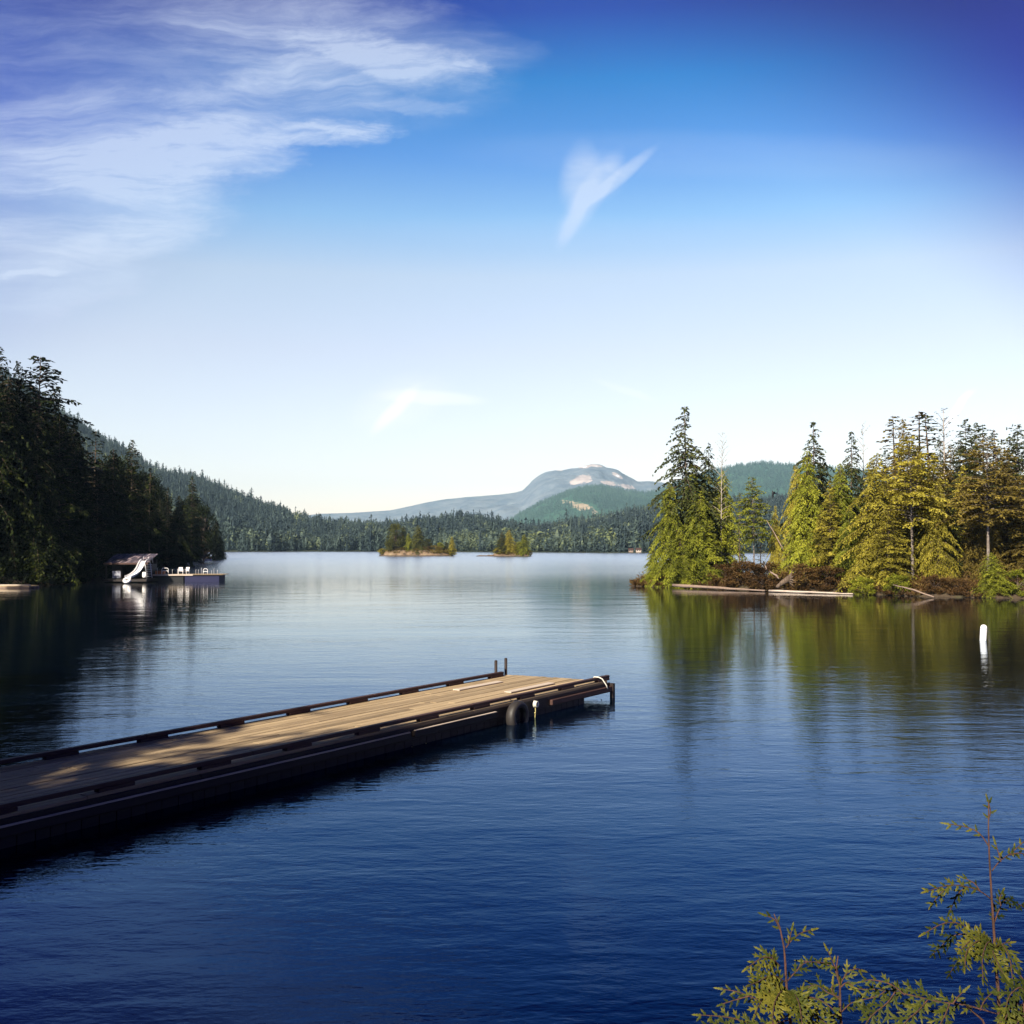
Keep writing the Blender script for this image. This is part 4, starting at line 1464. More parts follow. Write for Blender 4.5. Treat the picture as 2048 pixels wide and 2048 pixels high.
rp = empty('rope_coil', dpt(-3.02, -0.10, 0.60), DA)
tag(rp, 'small white coil of rope hanging on the jetty beside the tyre', 'rope')
mb = MB()
for q in range(3):
    mb.tube([(0.052 * math.cos(i / 16 * 6.2832) + q * 0.008, -0.02 - q * 0.022, (0.062 - q * 0.005) * math.sin(i / 16 * 6.2832)) for i in range(17)], 0.014, 6, cap=False)
mb.tube([(0, 0.0, 0.06), (0.09, 0.02, 0.03), (0.12, 0.04, -0.02)], 0.012, 6)
mb.build('coil', M['rope'], rp)
mb = MB()
mb.tube([(0, -0.03, -0.07), (0.012, -0.03, -0.15), (-0.006, -0.03, -0.24), (0.004, -0.02, -0.40), (0, -0.02, -0.6)], 0.009, 6)
mb.tube([(-0.02, -0.03, -0.17), (0.02, -0.03, -0.19)], 0.012, 6)
mb.build('tail', M['rope_y'], rp)

mb = MB()
mb.tube([(-0.42, 0.13, TOP + 0.07), (-0.42, 0.09, TOP + 0.118), (-0.40, 0.0, TOP + 0.113), (-0.38, -0.07, TOP + 0.08), (-0.33, -0.14, TOP - 0.05), (-0.30, -0.15, TOP - 0.12)], 0.013, 6)
mb.tube([(-0.44, 0.12, TOP + 0.05), (-0.5, 0.2, TOP + 0.02), (-0.62, 0.22, TOP + 0.018)], 0.012, 6)
o = mb.build('mooring_line', M['rope'], None)
o.scale = (DK, DK, DK)
o.location = DO
o.rotation_euler = (0, 0, DA)
tag(o, 'short white line draped over the rail at the outer corner of the jetty', 'rope')
for i, (xx, ln, lab) in enumerate([(-6.5, 0.22, 'thin frayed strand hanging below the jetty side left of the tyre, nearer the shadowed part'),
                                   (-1.35, 0.2, 'thin frayed strand hanging below the jetty side right of the tyre'),
                                   (-6.15, 0.26, 'curled frayed strand hanging below the jetty side left of the tyre')]):
    mb = MB()
    mb.tube([(xx, -0.06, 0.37), (xx + 0.03, -0.07, 0.37 - ln * 0.5), (xx - 0.015, -0.07, 0.37 - ln)], 0.008, 5)
    o = mb.build('rope_strand', M['rope_y'], None)
    o.scale = (DK, DK, DK)
    o.location = DO
    o.rotation_euler = (0, 0, DA)
    tag(o, lab, 'rope')
# a knot on the back rail and two small bolts on it
mb = MB()
kx = -14.4
mb.tube([(kx - 0.06, WID - 0.13, TOP + 0.02), (kx - 0.05, WID - 0.12, TOP + 0.16), (kx, WID - 0.06, TOP + 0.185), (kx + 0.04, WID + 0.01, TOP + 0.15), (kx + 0.05, WID + 0.03, TOP + 0.0)], 0.02, 6)
o = mb.build('rope_knot', M['rope'], None)
o.scale = (DK, DK, DK)
o.location = DO
o.rotation_euler = (0, 0, DA)
tag(o, 'pale rope hitch on the back rail of the shaded half of the jetty', 'rope')

# ------------------------------------------------------------------ white marker buoy
p = at(1966, 1281, 39.0)
bu = empty('marker_buoy', (p.x, 39.0, 0))
bu.rotation_euler = (0, R(4), 0)
tag(bu, 'slim white spar buoy floating before the wooded island', 'buoy')
mb = MB()
prof_ = [(0.0, -0.5), (0.10, -0.48), (0.115, 0.0), (0.12, 0.40), (0.118, 0.47), (0.105, 0.535), (0.07, 0.575), (0.02, 0.592)]
mb.tube([(0, 0, z) for _, z in prof_], [max(r_, 0.005) for r_, _ in prof_], 20)
mb.build('body', M['white'], bu)
mb = MB()
mb.tube([(0, 0, 0.435), (0, 0, 0.45)], 0.1225, 20)
mb.build('band', M['grey'], bu)


# ------------------------------------------------------------------ logs and driftwood
def log(name, pts, rads, mat, label, cat='log', seg=10):
    random.seed(len(label))
    P_ = [Vector(p) for p in pts]
    base = P_[0].copy()
    fine_p, fine_r = [], []
    for i in range(len(P_) - 1):
        for k in range(4):
            f_ = k / 4
            fine_p.append(P_[i].lerp(P_[i + 1], f_) - base + Vector((0, 0, rnd(-.02, .02))))
            fine_r.append((rads[i] * (1 - f_) + rads[i + 1] * f_) * rnd(0.8, 1.2))
    fine_p.append(P_[-1] - base)
    fine_r.append(rads[-1])
    mb = MB()
    mb.tube(fine_p, fine_r, seg)
    o = mb.build(name, mat)
    o.location = base
    return tag(o, label, cat, 'driftwood logs at the waterlines')


log('drift_log', [at(1346, 1175, 87.5) * Vector((1, 1, 0)) + Vector((0, 0, 0.22)), at(1440, 1176, 83.5) * Vector((1, 1, 0)) + Vector((0, 0, 0.16)), at(1530, 1180, 80.3) * Vector((1, 1, 0)) + Vector((0, 0, 0.1))],
    [0.15, 0.11, 0.06], M['log'], 'thick grey-brown log floating along the island shore')
log('drift_log', [at(1538, 1180, 80) * Vector((1, 1, 0)) + Vector((0, 0, 0.10)), at(1620, 1184, 77.6) * Vector((1, 1, 0)) + Vector((0, 0, 0.09)), at(1706, 1186, 75.5) * Vector((1, 1, 0)) + Vector((0, 0, 0.07))],
    [0.09, 0.08, 0.05], M['log_pale'], 'long thin bleached log lying at the waterline below the red scrub')
log('fallen_pole', [at(1786, 1170, 73.6), at(1828, 1180, 71.9), at(1868, 1194, 70.8)], [0.035, 0.06, 0.045], M['log'], 'pale fallen pole slanting down into the water before the shaded hollow')
log('fallen_pole', [at(1533, 1040, 84.5), at(1548, 1065, 84), at(1566, 1098, 83.5)], [0.02, 0.035, 0.045], M['log'], 'thin grey dead stem leaning in the gap between the island clumps')
log('drift_branch', [at(1531, 1131, 82.3), at(1533, 1140, 82.2), at(1545, 1146, 82), at(1553, 1151, 81.8), at(1558, 1158, 81.7)], [0.04, 0.06, 0.075, 0.08, 0.04], M['log'],
    'crooked pale driftwood branch curling up from the upturned stump', 'branch')
# upturned stump
st = empty('tree_stump', at(1566, 1166, 81.3) * Vector((1, 1, 0)) + Vector((0, 0, 0.2)))
tag(st, 'dark upturned stump with roots on the island shore right of the crooked branch', 'stump')
mb = MB()
mb.tube([(-0.5, 0, 0.1), (0, 0, 0.5), (0.5, 0.1, 0.75)], [0.12, 0.2, 0.3], 9)
mb.build('stem', M['bark'], st)
random.seed(4)
mb = MB()
for k in range(12):
    a = k / 12 * 6.28
    d_ = Vector((0.35, math.cos(a) * 0.7, math.sin(a) * 0.6))
    mb.tube([(0.4, 0.1, 0.7), Vector((0.4, 0.1, 0.7)) + d_ * 0.7, Vector((0.4, 0.1, 0.7)) + d_ * rnd(1.1, 1.7) + Vector((0, 0, rnd(-.2, .2)))], [0.14, 0.07, 0.02], 5)
mb.build('roots', M['bark'], st)

# ------------------------------------------------------------------ left shore: raft, boathouse, slide, platform
rf = empty('raft', at(20, 1176, 88) * Vector((1, 1, 0)))
rf.rotation_euler = (0, 0, R(-3))
tag(rf, 'low tan wooden raft floating under the dark trees at the left edge', 'raft')
mb = MB()
for k in range(9):
    mb.box((-3.5, -0.8 + k * 0.18, 0.14), (2.05, -0.8 + k * 0.18 + 0.165, 0.20), rnd(0.4, 0.9))
mb.build('deck', M['deck'], rf)
for yy in (-0.75, 0.1, 0.7):
    mb = MB()
    mb.tube([(-3.6, yy, 0.0), (2.1, yy, 0.0)], 0.14, 9)
    mb.build('float_log', M['log'], rf)
mb = MB()
mb.box((-1.3, -0.6, 0.205), (2.0, -0.42, 0.30), 0.9, bev=0.01)
mb.build('curb', M['log_pale'], rf)

BH = at(262, 1165, 101) * Vector((1, 1, 0))
bh = empty('boathouse', BH, R(-4))
tag(bh, 'small dark boathouse with a sun-streaked sloping roof on the left shore', 'boathouse')
mb = MB()
for x0, x1, y0, y1 in ((-1.9, -0.9, 0.0, 0.12), (-0.9, 1.35, 1.9, 2.02), (-1.9, -1.78, 0.12, 2.6), (1.3, 1.42, 0.3, 2.6), (-1.9, 1.42, 2.6, 2.72)):
    mb.box((x0, y0, 0.35), (x1, y1, 1.75 if y0 < 1 else 2.2), rnd(0.2, 0.6))
mb.build('wall', M['timber'], bh)
mb = MB()
nR = 26
for k in range(nR):
    xa, xb = -2.35 + 4.3 * k / nR, -2.35 + 4.3 * (k + 1) / nR
    zz = 0.02 if k % 2 else 0.0
    mb.poly([(xa, -0.7, 1.88 + zz + xa * 0.03), (xb, -0.7, 1.88 + zz + xb * 0.03), (xb - 0.55, 2.9, 2.72 + zz), (xa - 0.55, 2.9, 2.72 + zz)])
    mb.poly([(xa, -0.7, 1.80 + zz + xa * 0.03), (xa - 0.55, 2.9, 2.64 + zz), (xb - 0.55, 2.9, 2.64 + zz), (xb, -0.7, 1.80 + zz + xb * 0.03)])
mb.build('roof', M['roof'], bh, fix=False)
mb = MB()
mb.box((-2.38, -0.76, 1.74), (1.98, -0.705, 1.90), 0.7)
mb.build('eave_board', M['rail'], bh)
mb = MB()
mb.box((-1.8, -0.12, 0.42), (-1.0, -0.06, 1.1), 0.5)
mb.build('door', M['grey'], bh)
for xx in (-2.2, 1.8):
    mb = MB()
    mb.box((xx - 0.05, -0.62, 0.2), (xx + 0.05, -0.52, 1.80), 0.5)
    mb.build('post', M['timber'], bh)
mb = MB()
mb.box((-2.5, -0.9, 0.12), (1.9, 2.8, 0.34), 0.5)
mb.build('base', M['timber'], bh)

# slide
sl = empty('water_slide', at(272, 1160, 98.5) * Vector((1, 1, 0)))
tag(sl, 'white curved water slide dropping from the boathouse roof to the water', 'slide')
S = [at(a_, b_, 98.6 - 0.25 * i) - sl.location for i, (a_, b_) in enumerate([(289, 1121), (286, 1123), (282.5, 1129), (279.5, 1136), (275, 1143), (268, 1149), (261, 1153), (256, 1154.5)])]
mb = MB()
prev = None
for i, c in enumerate(S):
    tdir = (S[min(i + 1, len(S) - 1)] - S[max(i - 1, 0)]).normalized()
    sdv = tdir.cross(Vector((0, 0, 1))).normalized() if abs(tdir.z) < 0.98 else Vector((0, 1, 0))
    sdv = (sdv * 0.35 + Vector((0.93, 0.3, 0)) * (-1 if sdv.x < 0 else 1)).normalized()
    up = sdv.cross(tdir).normalized()
    if up.z < 0:
        up = -up
    row = [mb.bm.verts.new(c + sdv * a_ + up * b_) for a_, b_ in ((-0.27, 0.16), (-0.23, 0.0), (0, -0.05), (0.23, 0.0), (0.27, 0.16), (0.31, 0.16), (0.26, -0.05), (0, -0.1), (-0.26, -0.05), (-0.31, 0.16))]
    if prev:
        for k in range(10):
            f = mb.bm.faces.new((prev[k], prev[(k + 1) % 10], row[(k + 1) % 10], row[k]))
    else:
        mb.bm.faces.new(row)
    prev = row
mb.bm.faces.new(prev)
mb.build('chute', M['white'], sl)
mb = MB()
tp = S[0]
for a_, b_ in ((-0.25, 0.0), (0.25, 0.0)):
    mb.tube([tp + Vector((a_ + 0.15, 0.3, -0.1)), Vector((tp.x + a_ + 0.35, 0.5, 0.5))], 0.03, 6)
    mb.tube([tp + Vector((a_ + 0.1, 0.1, 0.0)), tp + Vector((a_ + 0.1, 0.15, 0.4)), tp + Vector((a_ + 0.35, 0.3, 0.35)), tp + Vector((a_ + 0.4, 0.35, -0.2))], 0.025, 6)
for k in range(6):
    zz = 0.65 + k * 0.22
    f_ = k / 6
    mb.tube([Vector((tp.x + 0.1 - 0.0 * f_, 0.48 - 0.15 * f_, zz)), Vector((tp.x + 0.58, 0.48 - 0.15 * f_, zz))], 0.02, 5)
mb.build('ladder', M['steel'], sl)
kb = empty('float_tube', at(254, 1160, 97.6) * Vector((1, 1, 0)) + Vector((0, 0, 0.28)))
tag(kb, 'round white swimming tube lying at the foot of the slide', 'swim tube')
mb = MB()
mb.tube([(0.26 * math.cos(i / 20 * 6.2832), 0.2 * math.sin(i / 20 * 6.2832), 0.16 * math.sin(i / 20 * 6.2832) + 0.05) for i in range(21)], 0.13, 8, cap=False)
mb.build('ring', M['white'], kb)

# floating platform
pf = empty('floating_platform', at(366, 1160, 103) * Vector((1, 1, 0)), R(3))
tag(pf, 'long floating swim platform with navy side beside the boathouse', 'platform')
pxm = 103 / F
x0, x1 = -3.7, 3.75
mb = MB()
for k in range(14):
    yy = -0.2 + k * 0.2
    mb.box((x0, yy, 0.66), (x1 + 0.1, yy + 0.185, 0.72), rnd(0.4, 0.9))
mb.build('deck', M['deck'], pf)
mb = MB()
mb.box((0.2, -0.16, -0.2), (3.55, 2.4, 0.60), 0.5, bev=0.03)
mb.build('float', M['navy'], pf)
mb = MB()
mb.box((x0, -0.14, -0.2), (0.1, 2.4, 0.56), 0.5, bev=0.03)
mb.build('float', M['black'], pf)
mb = MB()
mb.box((x0 + 0.3, -0.26, 0.60), (1.0, -0.205, 0.73), 0.9, bev=0.005)
mb.build('edge_board', M['log_pale'], pf)
mb = MB()
mb.box((1.05, -0.25, 0.61), (x1 + 0.2, -0.205, 0.71), 0.4, bev=0.005)
mb.build('edge_board', M['timber'], pf)
for xx, ww, hh in ((-1.75, 0.62, 0.62), (2.15, 0.42, 0.55)):
    mb = MB()
    for zz in (0, 0.26):
        pts = [(xx - ww / 2, 0.05, 0.72), (xx - ww / 2, 0.05, 0.72 + hh - 0.1 - zz), (xx - ww / 2 + 0.1, 0.05, 0.72 + hh - zz), (xx + ww / 2 - 0.1, 0.05, 0.72 + hh - zz), (xx + ww / 2, 0.05, 0.72 + hh - 0.1 - zz), (xx + ww / 2, 0.05, 0.72)]
        mb.tube(pts, 0.028, 6)
    mb.build('ladder_rail', M['white'], pf)
for xx in (-2.9, -2.5, -1.05, -0.55, 1.2, 1.45, 1.75, 2.75, 2.95, 3.3):
    mb = MB()
    hh = rnd(0.35, 0.62)
    mb.tube([(xx, 0.1, 0.72), (xx + rnd(-.02, .02), 0.1, 0.72 + hh), (xx + 0.05, 0.1, 0.74 + hh)], 0.022, 6)
    mb.build('rail_post', M['steel'], pf)


def lawn_chair(px, d, rz, label):
    p = at(px, 1150, d)
    c = empty('lawn_chair', (p.x, p.y, 0.72), rz)
    c.scale = (0.8, 0.8, 0.8)
    tag(c, label, 'chair', 'white chairs on the swim platform')
    mb = MB()
    for k in range(4):
        mb.box((-0.24, -0.24 + k * 0.12, 0.36), (0.24, -0.14 + k * 0.12, 0.385), 0.5)
    mb.build('seat', M['white'], c)
    mb = MB()
    for k in range(5):
        xx = -0.24 + k * 0.1
        mb.poly([(xx, 0.22, 0.36), (xx + 0.085, 0.22, 0.36), (xx + 0.085, 0.36, 0.85), (xx, 0.36, 0.85)])
        mb.poly([(xx, 0.245, 0.36), (xx, 0.385, 0.85), (xx + 0.085, 0.385, 0.85), (xx + 0.085, 0.245, 0.36)])
    mb.build('backrest', M['white'], c)
    for sx in (-1, 1):
        mb = MB()
        mb.box((sx * 0.26 - 0.04, -0.28, 0.55), (sx * 0.26 + 0.04, 0.3, 0.58), 0.5)
        mb.build('armrest', M['white'], c)
        for sy in (-0.24, 0.24):
            mb = MB()
            mb.box((sx * 0.26 - 0.02, sy - 0.025, 0.0), (sx * 0.26 + 0.02, sy + 0.025, 0.548), 0.5)
            mb.build('leg', M['white'], c)


lawn_chair(361, 103.8, R(15), 'white slatted chair on the platform, left of the pair in the middle')
lawn_chair(372, 104.2, R(-20), 'white slatted chair on the platform, right of the pair in the middle')
bx = empty('storage_box', at(318, 1150, 103.4) * Vector((1, 1, 0)) + Vector((0, 0, 0.725)))
tag(bx, 'orange-brown storage box on the shore end of the platform', 'box')
mb = MB()
mb.box((-0.55, -0.25, 0), (0.55, 0.25, 0.34), 0.5, bev=0.02)
mb.build('body', M['orange'], bx)
mb = MB()
mb.box((-0.58, -0.28, 0.343), (0.58, 0.28, 0.40), 0.5, bev=0.015)
mb.build('lid', M['rail'], bx)
bb = empty('barrel', at(290, 1152, 101.2) * Vector((1, 1, 0)) + Vector((0, 0, 0.45)))
tag(bb, 'pale barrel standing between the boathouse and the platform', 'barrel')
mb = MB()
mb.tube([(0, 0, 0), (0, 0, 0.15), (0, 0, 0.4), (0, 0, 0.55)], [0.22, 0.26, 0.26, 0.22], 12)
mb.build('body', M['white'], bb)

# rowboat by the point
rb = empty('rowboat', at(410, 1121.5, 252) * Vector((1, 1, 0)))
tag(rb, 'small white flat boat lying off the dark trees of the left point', 'boat')
mb = MB()
prev = None
for i in range(9):
    s_ = -1 + i / 4
    wv_ = 0.65 * max(0.05, 1 - abs(s_) ** 3)
    row = [mb.bm.verts.new(q) for q in ((s_ * 1.75, -wv_, 0.42), (s_ * 1.6, -wv_ * 0.7, -0.05), (s_ * 1.6, wv_ * 0.7, -0.05), (s_ * 1.75, wv_, 0.42), (s_ * 1.68, wv_ * 0.88, 0.40), (s_ * 1.5, wv_ * 0.6, 0.05),
                                        (s_ * 1.5, -wv_ * 0.6, 0.05), (s_ * 1.68, -wv_ * 0.88, 0.40))]
    if prev:
        for k in range(8):
            mb.bm.faces.new((prev[k], prev[(k + 1) % 8], row[(k + 1) % 8], row[k]))
    else:
        mb.bm.faces.new(row)
    prev = row
mb.bm.faces.new(prev)
mb.build('hull', M['white'], rb)
mb = MB()
mb.box((1.25, -0.3, 0.30), (1.5, 0.3, 0.75), 0.5, bev=0.03)
mb.build('outboard', M['orange'], rb)
mb = MB()
mb.box((-0.2, -0.56, 0.28), (0.1, 0.56, 0.33), 0.5)
mb.build('thwart', M['log_pale'], rb)


# cabins on the far right shore
def cabin(px, d, s, label, wallm):
    p = at(px, 1100, d)
    c = empty('cabin', (p.x, p.y, 0.6), rnd(-.3, .3))
    c.scale = (s, s, s)
    tag(c, label, 'cabin', 'cabins on the far shore')
    mb = MB()
    mb.box((-2.5, -2, -0.6), (2.5, 2, 2.3), 0.5)
    mb.poly([(-2.5, -2.0, 2.3), (-2.5, 2.0, 2.3), (-2.5, 0, 3.7)])
    mb.poly([(2.5, 2.0, 2.3), (2.5, -2.0, 2.3), (2.5, 0, 3.7)])
    mb.build('wall', wallm, c)
    mb = MB()
    for sg in (-1, 1):
        mb.poly([(-2.9, sg * 2.5, 2.0), (2.9, sg * 2.5, 2.0), (2.9, 0, 3.8), (-2.9, 0, 3.8)])
        mb.poly([(-2.9, sg * 2.5, 2.12), (2.9, sg * 2.5, 2.12), (2.9, 0, 3.92), (-2.9, 0, 3.92)])
    mb.build('roof', M['rail'], c)
    for xx in (-1.3, 1.1):
        mb = MB()
        mb.box((xx - 0.5, -2.06, 0.9), (xx + 0.5, -2.01, 1.8), 0.5)
        mb.build('window', M['glass'], c)


cabin(1262, 524, 0.45, 'tiny brown cabin on the far shore, left of the two beside the island tip', M['log'])
cabin(1277, 524, 0.5, 'tiny pink-grey cabin on the far shore, right of the two beside the island tip', M['log_pale'])

# bird gliding before the hill
bd = empty('bird', at(1545, 989, 80))
tag(bd, 'small dark bird flying in the gap between the island trees', 'bird')
mb = MB()
rr = mb.tube([(0, 0, 0.3), (0.01, 0, 0.2), (0.02, 0, 0.05), (0.03, 0, -0.15), (0.04, 0, -0.3)], [0.02, 0.05, 0.08, 0.05, 0.02], 8)
for sg in (-1, 1):
    mb.poly([(0.02, sg * 0.05, 0.15), (0.05, sg * 0.35, 0.22), (0.10, sg * 0.55, 0.05), (0.05, sg * 0.3, 0.0), (0.02, sg * 0.05, -0.05)])
    mb.poly([(0.035, sg * 0.05, 0.15), (0.035, sg * 0.05, -0.05), (0.065, sg * 0.3, 0.0), (0.115, sg * 0.55, 0.05), (0.065, sg * 0.35, 0.22)])
mb.build('body', M['black'], bd, fix=False)


# ------------------------------------------------------------------ young cedars on the bank right before the camera
class Spray:
    """flat fern-like cedar sprays made of small overlapping scale leaves"""
    def __init__(s):
        s.L = Leaves()
        s.mb = MB()

    def leaflet(s, p, d, n, l, w_, tone):
        s.L.add(p, d, n, l, w_, min(1, max(0, tone)))

    def twig(s, p, d, n, l, tone, step=0.0062):
        """one finger: a strip of overlapping scales"""
        k = max(2, int(l / step))
        d = d.normalized()
        q = p.copy()
        sd_ = n.cross(d).normalized()
        for i in range(k):
            f_ = i / k
            w_ = 0.0074 * (1 - 0.5 * f_)
            s.leaflet(q, d, n + Vector((rnd(-.2, .2), rnd(-.2, .2), rnd(-.2, .2))), step * 2.1, w_, tone + rnd(-.18, .18) + 0.25 * f_)
            if i % 2 == 0 and l > 0.02:
                for sg in (-1, 1):
                    s.leaflet(q, d * 0.8 + sd_ * sg * 0.75, n, step * (2.3 - 1.1 * f_), w_ * 0.75, tone + rnd(-.12, .12) + 0.2 * f_)
            q = q + d * step
            d = (d + Vector((0, 0, -0.02))).normalized()

    def frond(s, pts, n, width, tone=0.5, stem=0.0016, start=0.0):
        pts = [Vector(p) for p in pts]
        # resample the axis as a smooth curve
        path = []
        for i in range(len(pts) - 1):
            p0, p1, p2, p3 = pts[max(i - 1, 0)], pts[i], pts[i + 1], pts[min(i + 2, len(pts) - 1)]
            for k in range(8):
                u_ = k / 8
                path.append(0.5 * ((2 * p1) + (p2 - p0) * u_ + (2 * p0 - 5 * p1 + 4 * p2 - p3) * u_ ** 2 + (3 * p1 - p0 - 3 * p2 + p3) * u_ ** 3))
        path.append(pts[-1])
        s.mb.tube(path[::2] + ([path[-1]] if len(path) % 2 == 0 else []), [stem * (1 - 0.7 * i / len(path[::2])) + 0.0006 for i in range(len(path[::2]) + (1 if len(path) % 2 == 0 else 0))], 5, cap=False)
        ln = sum((b - a).length for a, b in zip(path, path[1:]))
        n = Vector(n).normalized()
        dist, sg, nxt = 0.0, 1, ln * start
        for a, b in zip(path, path[1:]):
            seg = (b - a).length
            while nxt < dist + seg:
                f_ = nxt / ln
                p = a.lerp(b, (nxt - dist) / max(seg, 1e-6))
                d = (b - a).normalized()
                sdv = n.cross(d).normalized()
                env = min(1.0, 0.35 + 1.8 * (f_ - start + 0.05)) * (1 - f_) ** 0.6 + 0.12
                l = width * env * rnd(0.6, 1.2)
                dd = (d * rnd(0.65, 1.05) + sdv * sg * 0.8 + n * rnd(-0.35, 0.35) + Vector((0, 0, -0.12))).normalized()
                if l > 0.035:        # a branchlet with its own fingers
                    q = p.copy()
                    m = max(3, int(l / 0.0125))
                    s2 = n.cross(dd).normalized()
                    s.twig(p, dd, n, l, tone + rnd(-.1, .1))
                    for j in range(1, m):
                        q = p + dd * (l * j / m)
                        s3 = 1 if j % 2 else -1
                        s.twig(q, dd * 0.85 + s2 * s3 * 0.75 + Vector((0, 0, -0.06)), n, l * 0.42 * (1 - 0.75 * j / m) + 0.006, tone + rnd(-.15, .15))
                else:
                    s.twig(p, dd, n, l, tone + rnd(-.1, .1))
                sg = -sg
                nxt += 0.0095 + 0.004 * random.random()
            dist += seg
        s.twig(path[-2], (path[-1] - path[-2]), n, 0.02, tone + 0.2)

    def finish(s, root):
        loc = root.location.copy()
        me = s.L.mesh('spray')
        for v_ in me.vertices:
            v_.co -= loc
        link('foliage', me, M['leaf_near'], root)
        for v_ in s.mb.bm.verts:
            v_.co -= loc
        s.mb.build('stem', M['bark_red'], root)


def sapling(stem_px, depth, fronds, label, seed, rbase=0.006, down=1.0, tone=0.5):
    random.seed(seed)
    S_ = Spray()
    pts = [at(a_, b_, depth) for a_, b_ in stem_px]
    base = pts[-1].copy()
    gx, gy = base.x + 0.03, base.y + 0.05
    root = empty('cedar_sapling', (gx, gy, ground_z(gx, gy) - 0.03))
    tag(root, label, 'sapling', 'young cedars on the near bank')
    full = pts + [base.lerp(root.location, 0.4) + Vector((0.01, 0, 0)), root.location.copy()]
    n_ = len(full)
    S_.mb.tube(full, [0.0011 + 0.55 * rbase * min(1, (i / max(1, len(pts) - 1))) for i in range(n_)], 7)
    for fr in fronds:
        pp, dd, wd, tn = fr[0], fr[1], fr[2], fr[3]
        nrm = fr[4] if len(fr) > 4 else (rnd(-0.25, 0.25), -0.75, 0.55)
        k = len(pp)
        P_ = [at(a_, b_, depth + dd * (i / (k - 1))) for i, (a_, b_) in enumerate(pp)]
        S_.frond(P_, nrm, wd, tone + tn, stem=0.0011, start=fr[5] if len(fr) > 5 else 0.08)
    # low side branches below the picture
    for k in range(6):
        f_ = 0.1 + 0.1 * k
        p0 = base.lerp(root.location, f_)
        a = rnd(0, 6.28)
        dv = Vector((math.cos(a), math.sin(a), 0)) * rnd(0.16, 0.26)
        S_.frond([p0, p0 + dv * 0.5 + Vector((0, 0, 0.03)), p0 + dv + Vector((0, 0, -0.04))], (0.1, -0.3, 0.9), 0.05, tone, start=0.15)
    S_.finish(root)
    return root


# tall one at the right
sapling([(1977, 1602), (1977, 1660), (1979, 1720), (1983, 1790), (1987, 1850), (1991, 1920), (1996, 1980), (2000, 2060)], 2.5,
        [([(1979, 1695), (1960, 1668), (1935, 1655), (1898, 1648)], 0.05, 0.022, 0.15, (0, -.8, .5), 0.3),
         ([(1977, 1640), (1981, 1622), (1977, 1605)], 0.0, 0.010, 0.0),
         ([(1984, 1742), (2000, 1722), (2022, 1706), (2052, 1680)], 0.06, 0.030, 0.2, (0, -.8, .5), 0.35),
         ([(2002, 1724), (1997, 1706), (1992, 1690)], 0.02, 0.020, 0.1),
         ([(2020, 1710), (2038, 1706), (2060, 1712)], 0.02, 0.020, -0.1),
         ([(1984, 1800), (1955, 1780), (1905, 1770), (1855, 1782)], -0.05, 0.040, 0.18, (0, -.8, .5), 0.3),
         ([(1960, 1782), (1948, 1766), (1932, 1758)], 0.02, 0.028, -0.15),
         ([(1930, 1774), (1915, 1790), (1900, 1822)], 0.04, 0.024, -0.2),
         ([(1900, 1772), (1878, 1790), (1866, 1806)], 0.02, 0.026, 0.15),
         ([(1987, 1850), (2000, 1815), (2012, 1800), (2045, 1812)], 0.08, 0.036, -0.25),
         ([(2002, 1812), (1999, 1798), (2003, 1788)], 0.02, 0.018, -0.1),
         ([(1990, 1905), (1960, 1880), (1925, 1850), (1890, 1846), (1850, 1866)], -0.06, 0.030, 0.12, (0, -.8, .5), 0.25),
         ([(1940, 1868), (1905, 1872), (1880, 1895), (1866, 1908)], 0.08, 0.036, -0.28),
         ([(1986, 1895), (1962, 1880), (1935, 1900), (1930, 1935)], -0.14, 0.050, 0.25),
         ([(1988, 1890), (1975, 1885), (1965, 1915), (1966, 1958)], -0.16, 0.042, 0.05),
         ([(1989, 1893), (1985, 1900), (1995, 1925), (2012, 1960)], -0.18, 0.050, 0.3),
         ([(1990, 1895), (2005, 1890), (2020, 1920), (2025, 1962)], -0.12, 0.048, 0.2),
         ([(1990, 1900), (2004, 1888), (2020, 1885)], -0.05, 0.034, 0.25),
         ([(1985, 1905), (1950, 1905), (1915, 1925), (1898, 1950)], 0.1, 0.036, -0.3),
         ([(1985, 1890), (1960, 1872), (1940, 1882), (1922, 1900)], -0.1, 0.044, 0.3)],
        'tall young cedar with a thin red stem and sparse sprays in the lower right corner', 31, rbase=0.006)
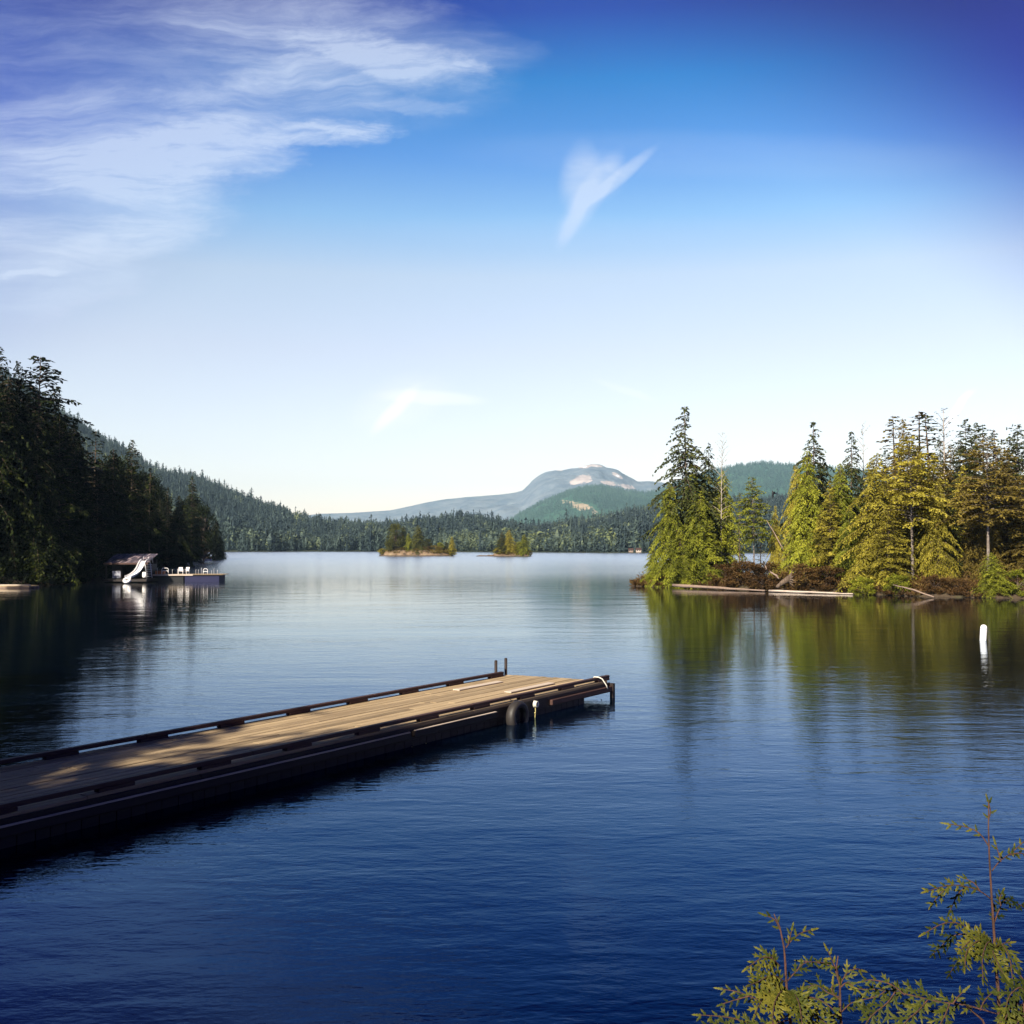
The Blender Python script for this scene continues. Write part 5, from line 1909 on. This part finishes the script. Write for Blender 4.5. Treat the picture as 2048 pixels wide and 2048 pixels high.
# the middle one
sapling([(1548, 1828), (1560, 1855), (1568, 1895), (1571, 1930), (1573, 1975), (1578, 2020), (1584, 2070)], 2.4,
        [([(1572, 1895), (1584, 1880), (1602, 1866), (1622, 1860)], 0.03, 0.036, 0.15, (0, -.8, .5), 0.2),
         ([(1560, 1860), (1550, 1840), (1534, 1832)], 0.0, 0.012, -0.1),
         ([(1576, 1890), (1580, 1875), (1583, 1862)], 0.02, 0.020, -0.1),
         ([(1560, 1932), (1545, 1918), (1525, 1915), (1497, 1934)], -0.05, 0.045, 0.2, (0, -.8, .5), 0.1),
         ([(1555, 1930), (1540, 1910), (1526, 1902)], 0.02, 0.028, 0.0),
         ([(1575, 1962), (1590, 1945), (1612, 1925), (1650, 1925)], 0.05, 0.036, -0.2),
         ([(1572, 1965), (1545, 1950), (1520, 1962), (1500, 1970)], -0.1, 0.05, 0.2),
         ([(1572, 1975), (1550, 1975), (1525, 1998), (1510, 2030)], -0.15, 0.06, 0.3),
         ([(1573, 1980), (1560, 1985), (1548, 2010), (1545, 2050)], -0.2, 0.06, 0.35),
         ([(1575, 1985), (1590, 1990), (1600, 2015), (1605, 2060)], -0.2, 0.055, 0.1),
         ([(1576, 2000), (1520, 2000), (1480, 1985), (1445, 1978)], 0.05, 0.028, 0.1, (0, -.8, .5), 0.35),
         ([(1500, 1992), (1470, 2000), (1445, 2008)], 0.05, 0.026, -0.2),
         ([(1580, 2030), (1520, 2050), (1460, 2035), (1400, 2030)], 0.0, 0.034, 0.1, (0, -.8, .5), 0.3),
         ([(1580, 2040), (1500, 2055), (1450, 2050), (1412, 2052)], -0.05, 0.045, 0.0),
         ([(1580, 2010), (1610, 1995), (1640, 2000), (1668, 2020)], -0.1, 0.05, 0.05),
         ([(1578, 2020), (1620, 2025), (1650, 2045), (1670, 2065)], -0.15, 0.055, 0.2)],
        'bushy young cedar with golden-green sprays, leftmost of the saplings at the bottom edge', 32, rbase=0.0055)
sapling([(1676, 1912), (1673, 1935), (1680, 1975), (1680, 2015), (1684, 2070)], 2.42,
        [([(1676, 1945), (1664, 1920), (1656, 1903)], 0.0, 0.020, 0.25, (0, -.8, .5), 0.2),
         ([(1676, 1960), (1668, 1935), (1650, 1928), (1606, 1922)], 0.05, 0.030, 0.0),
         ([(1681, 1968), (1695, 1945), (1712, 1938), (1722, 1940)], 0.02, 0.030, 0.2),
         ([(1681, 1975), (1695, 1965), (1712, 1978)], -0.02, 0.034, 0.1),
         ([(1680, 1995), (1655, 1985), (1630, 1970), (1600, 1985)], 0.04, 0.036, -0.15),
         ([(1680, 2000), (1665, 1985), (1665, 1970)], 0.02, 0.028, 0.15),
         ([(1682, 2025), (1705, 2005), (1725, 2012), (1745, 2035)], 0.04, 0.036, -0.1),
         ([(1682, 2035), (1665, 2030), (1655, 2060)], -0.05, 0.036, 0.1)],
        'small upright young cedar between the bushy one and the long side branch', 33, rbase=0.0045)
sapling([(1995, 2028), (1960, 2018), (1930, 2010), (1965, 2040), (1990, 2100)], 2.3,
        [([(1975, 2022), (1930, 2010), (1880, 2004), (1820, 1990), (1770, 1980), (1714, 1978)], 0.1, 0.055, 0.15, (0.1, -.75, .6), 0.12),
         ([(1900, 2006), (1888, 2035), (1870, 2065)], -0.05, 0.05, 0.1),
         ([(1855, 2000), (1838, 2020), (1815, 2040), (1800, 2060)], -0.06, 0.055, 0.15),
         ([(1790, 1984), (1775, 2005), (1745, 2030), (1730, 2050)], -0.05, 0.05, 0.05),
         ([(1905, 2008), (1915, 1995), (1925, 1985)], 0.0, 0.028, 0.2),
         ([(1810, 1990), (1780, 1968), (1745, 1960), (1728, 1962)], 0.05, 0.03, 0.25),
         ([(1770, 1982), (1755, 1992), (1725, 2000)], 0.02, 0.024, 0.1),
         ([(1960, 2020), (1970, 2000), (1985, 1985)], 0.04, 0.04, 0.0)],
        'long horizontal cedar branch with fern-like sprays along the bottom edge', 34, rbase=0.003)
sapling([(2060, 1955), (2050, 1990), (2045, 2030), (2045, 2080)], 2.2,
        [([(2052, 1990), (2040, 1975), (2020, 1990), (2012, 2015)], -0.05, 0.05, 0.0),
         ([(2050, 1985), (2050, 1965), (2040, 1950)], 0.0, 0.04, -0.1),
         ([(2046, 2010), (2025, 2010), (2010, 2040)], -0.06, 0.05, 0.15),
         ([(2046, 2020), (2020, 2030), (1995, 2060)], -0.05, 0.05, 0.05),
         ([(2048, 2000), (2060, 1990), (2075, 2005)], 0.0, 0.05, 0.1),
         ([(2046, 2035), (2035, 2045), (2025, 2070)], -0.08, 0.05, 0.2)],
        'dense young cedar cut off by the lower right corner', 35, rbase=0.006)

print('objects', len(bpy.data.objects), 'meshes', len(bpy.data.meshes))
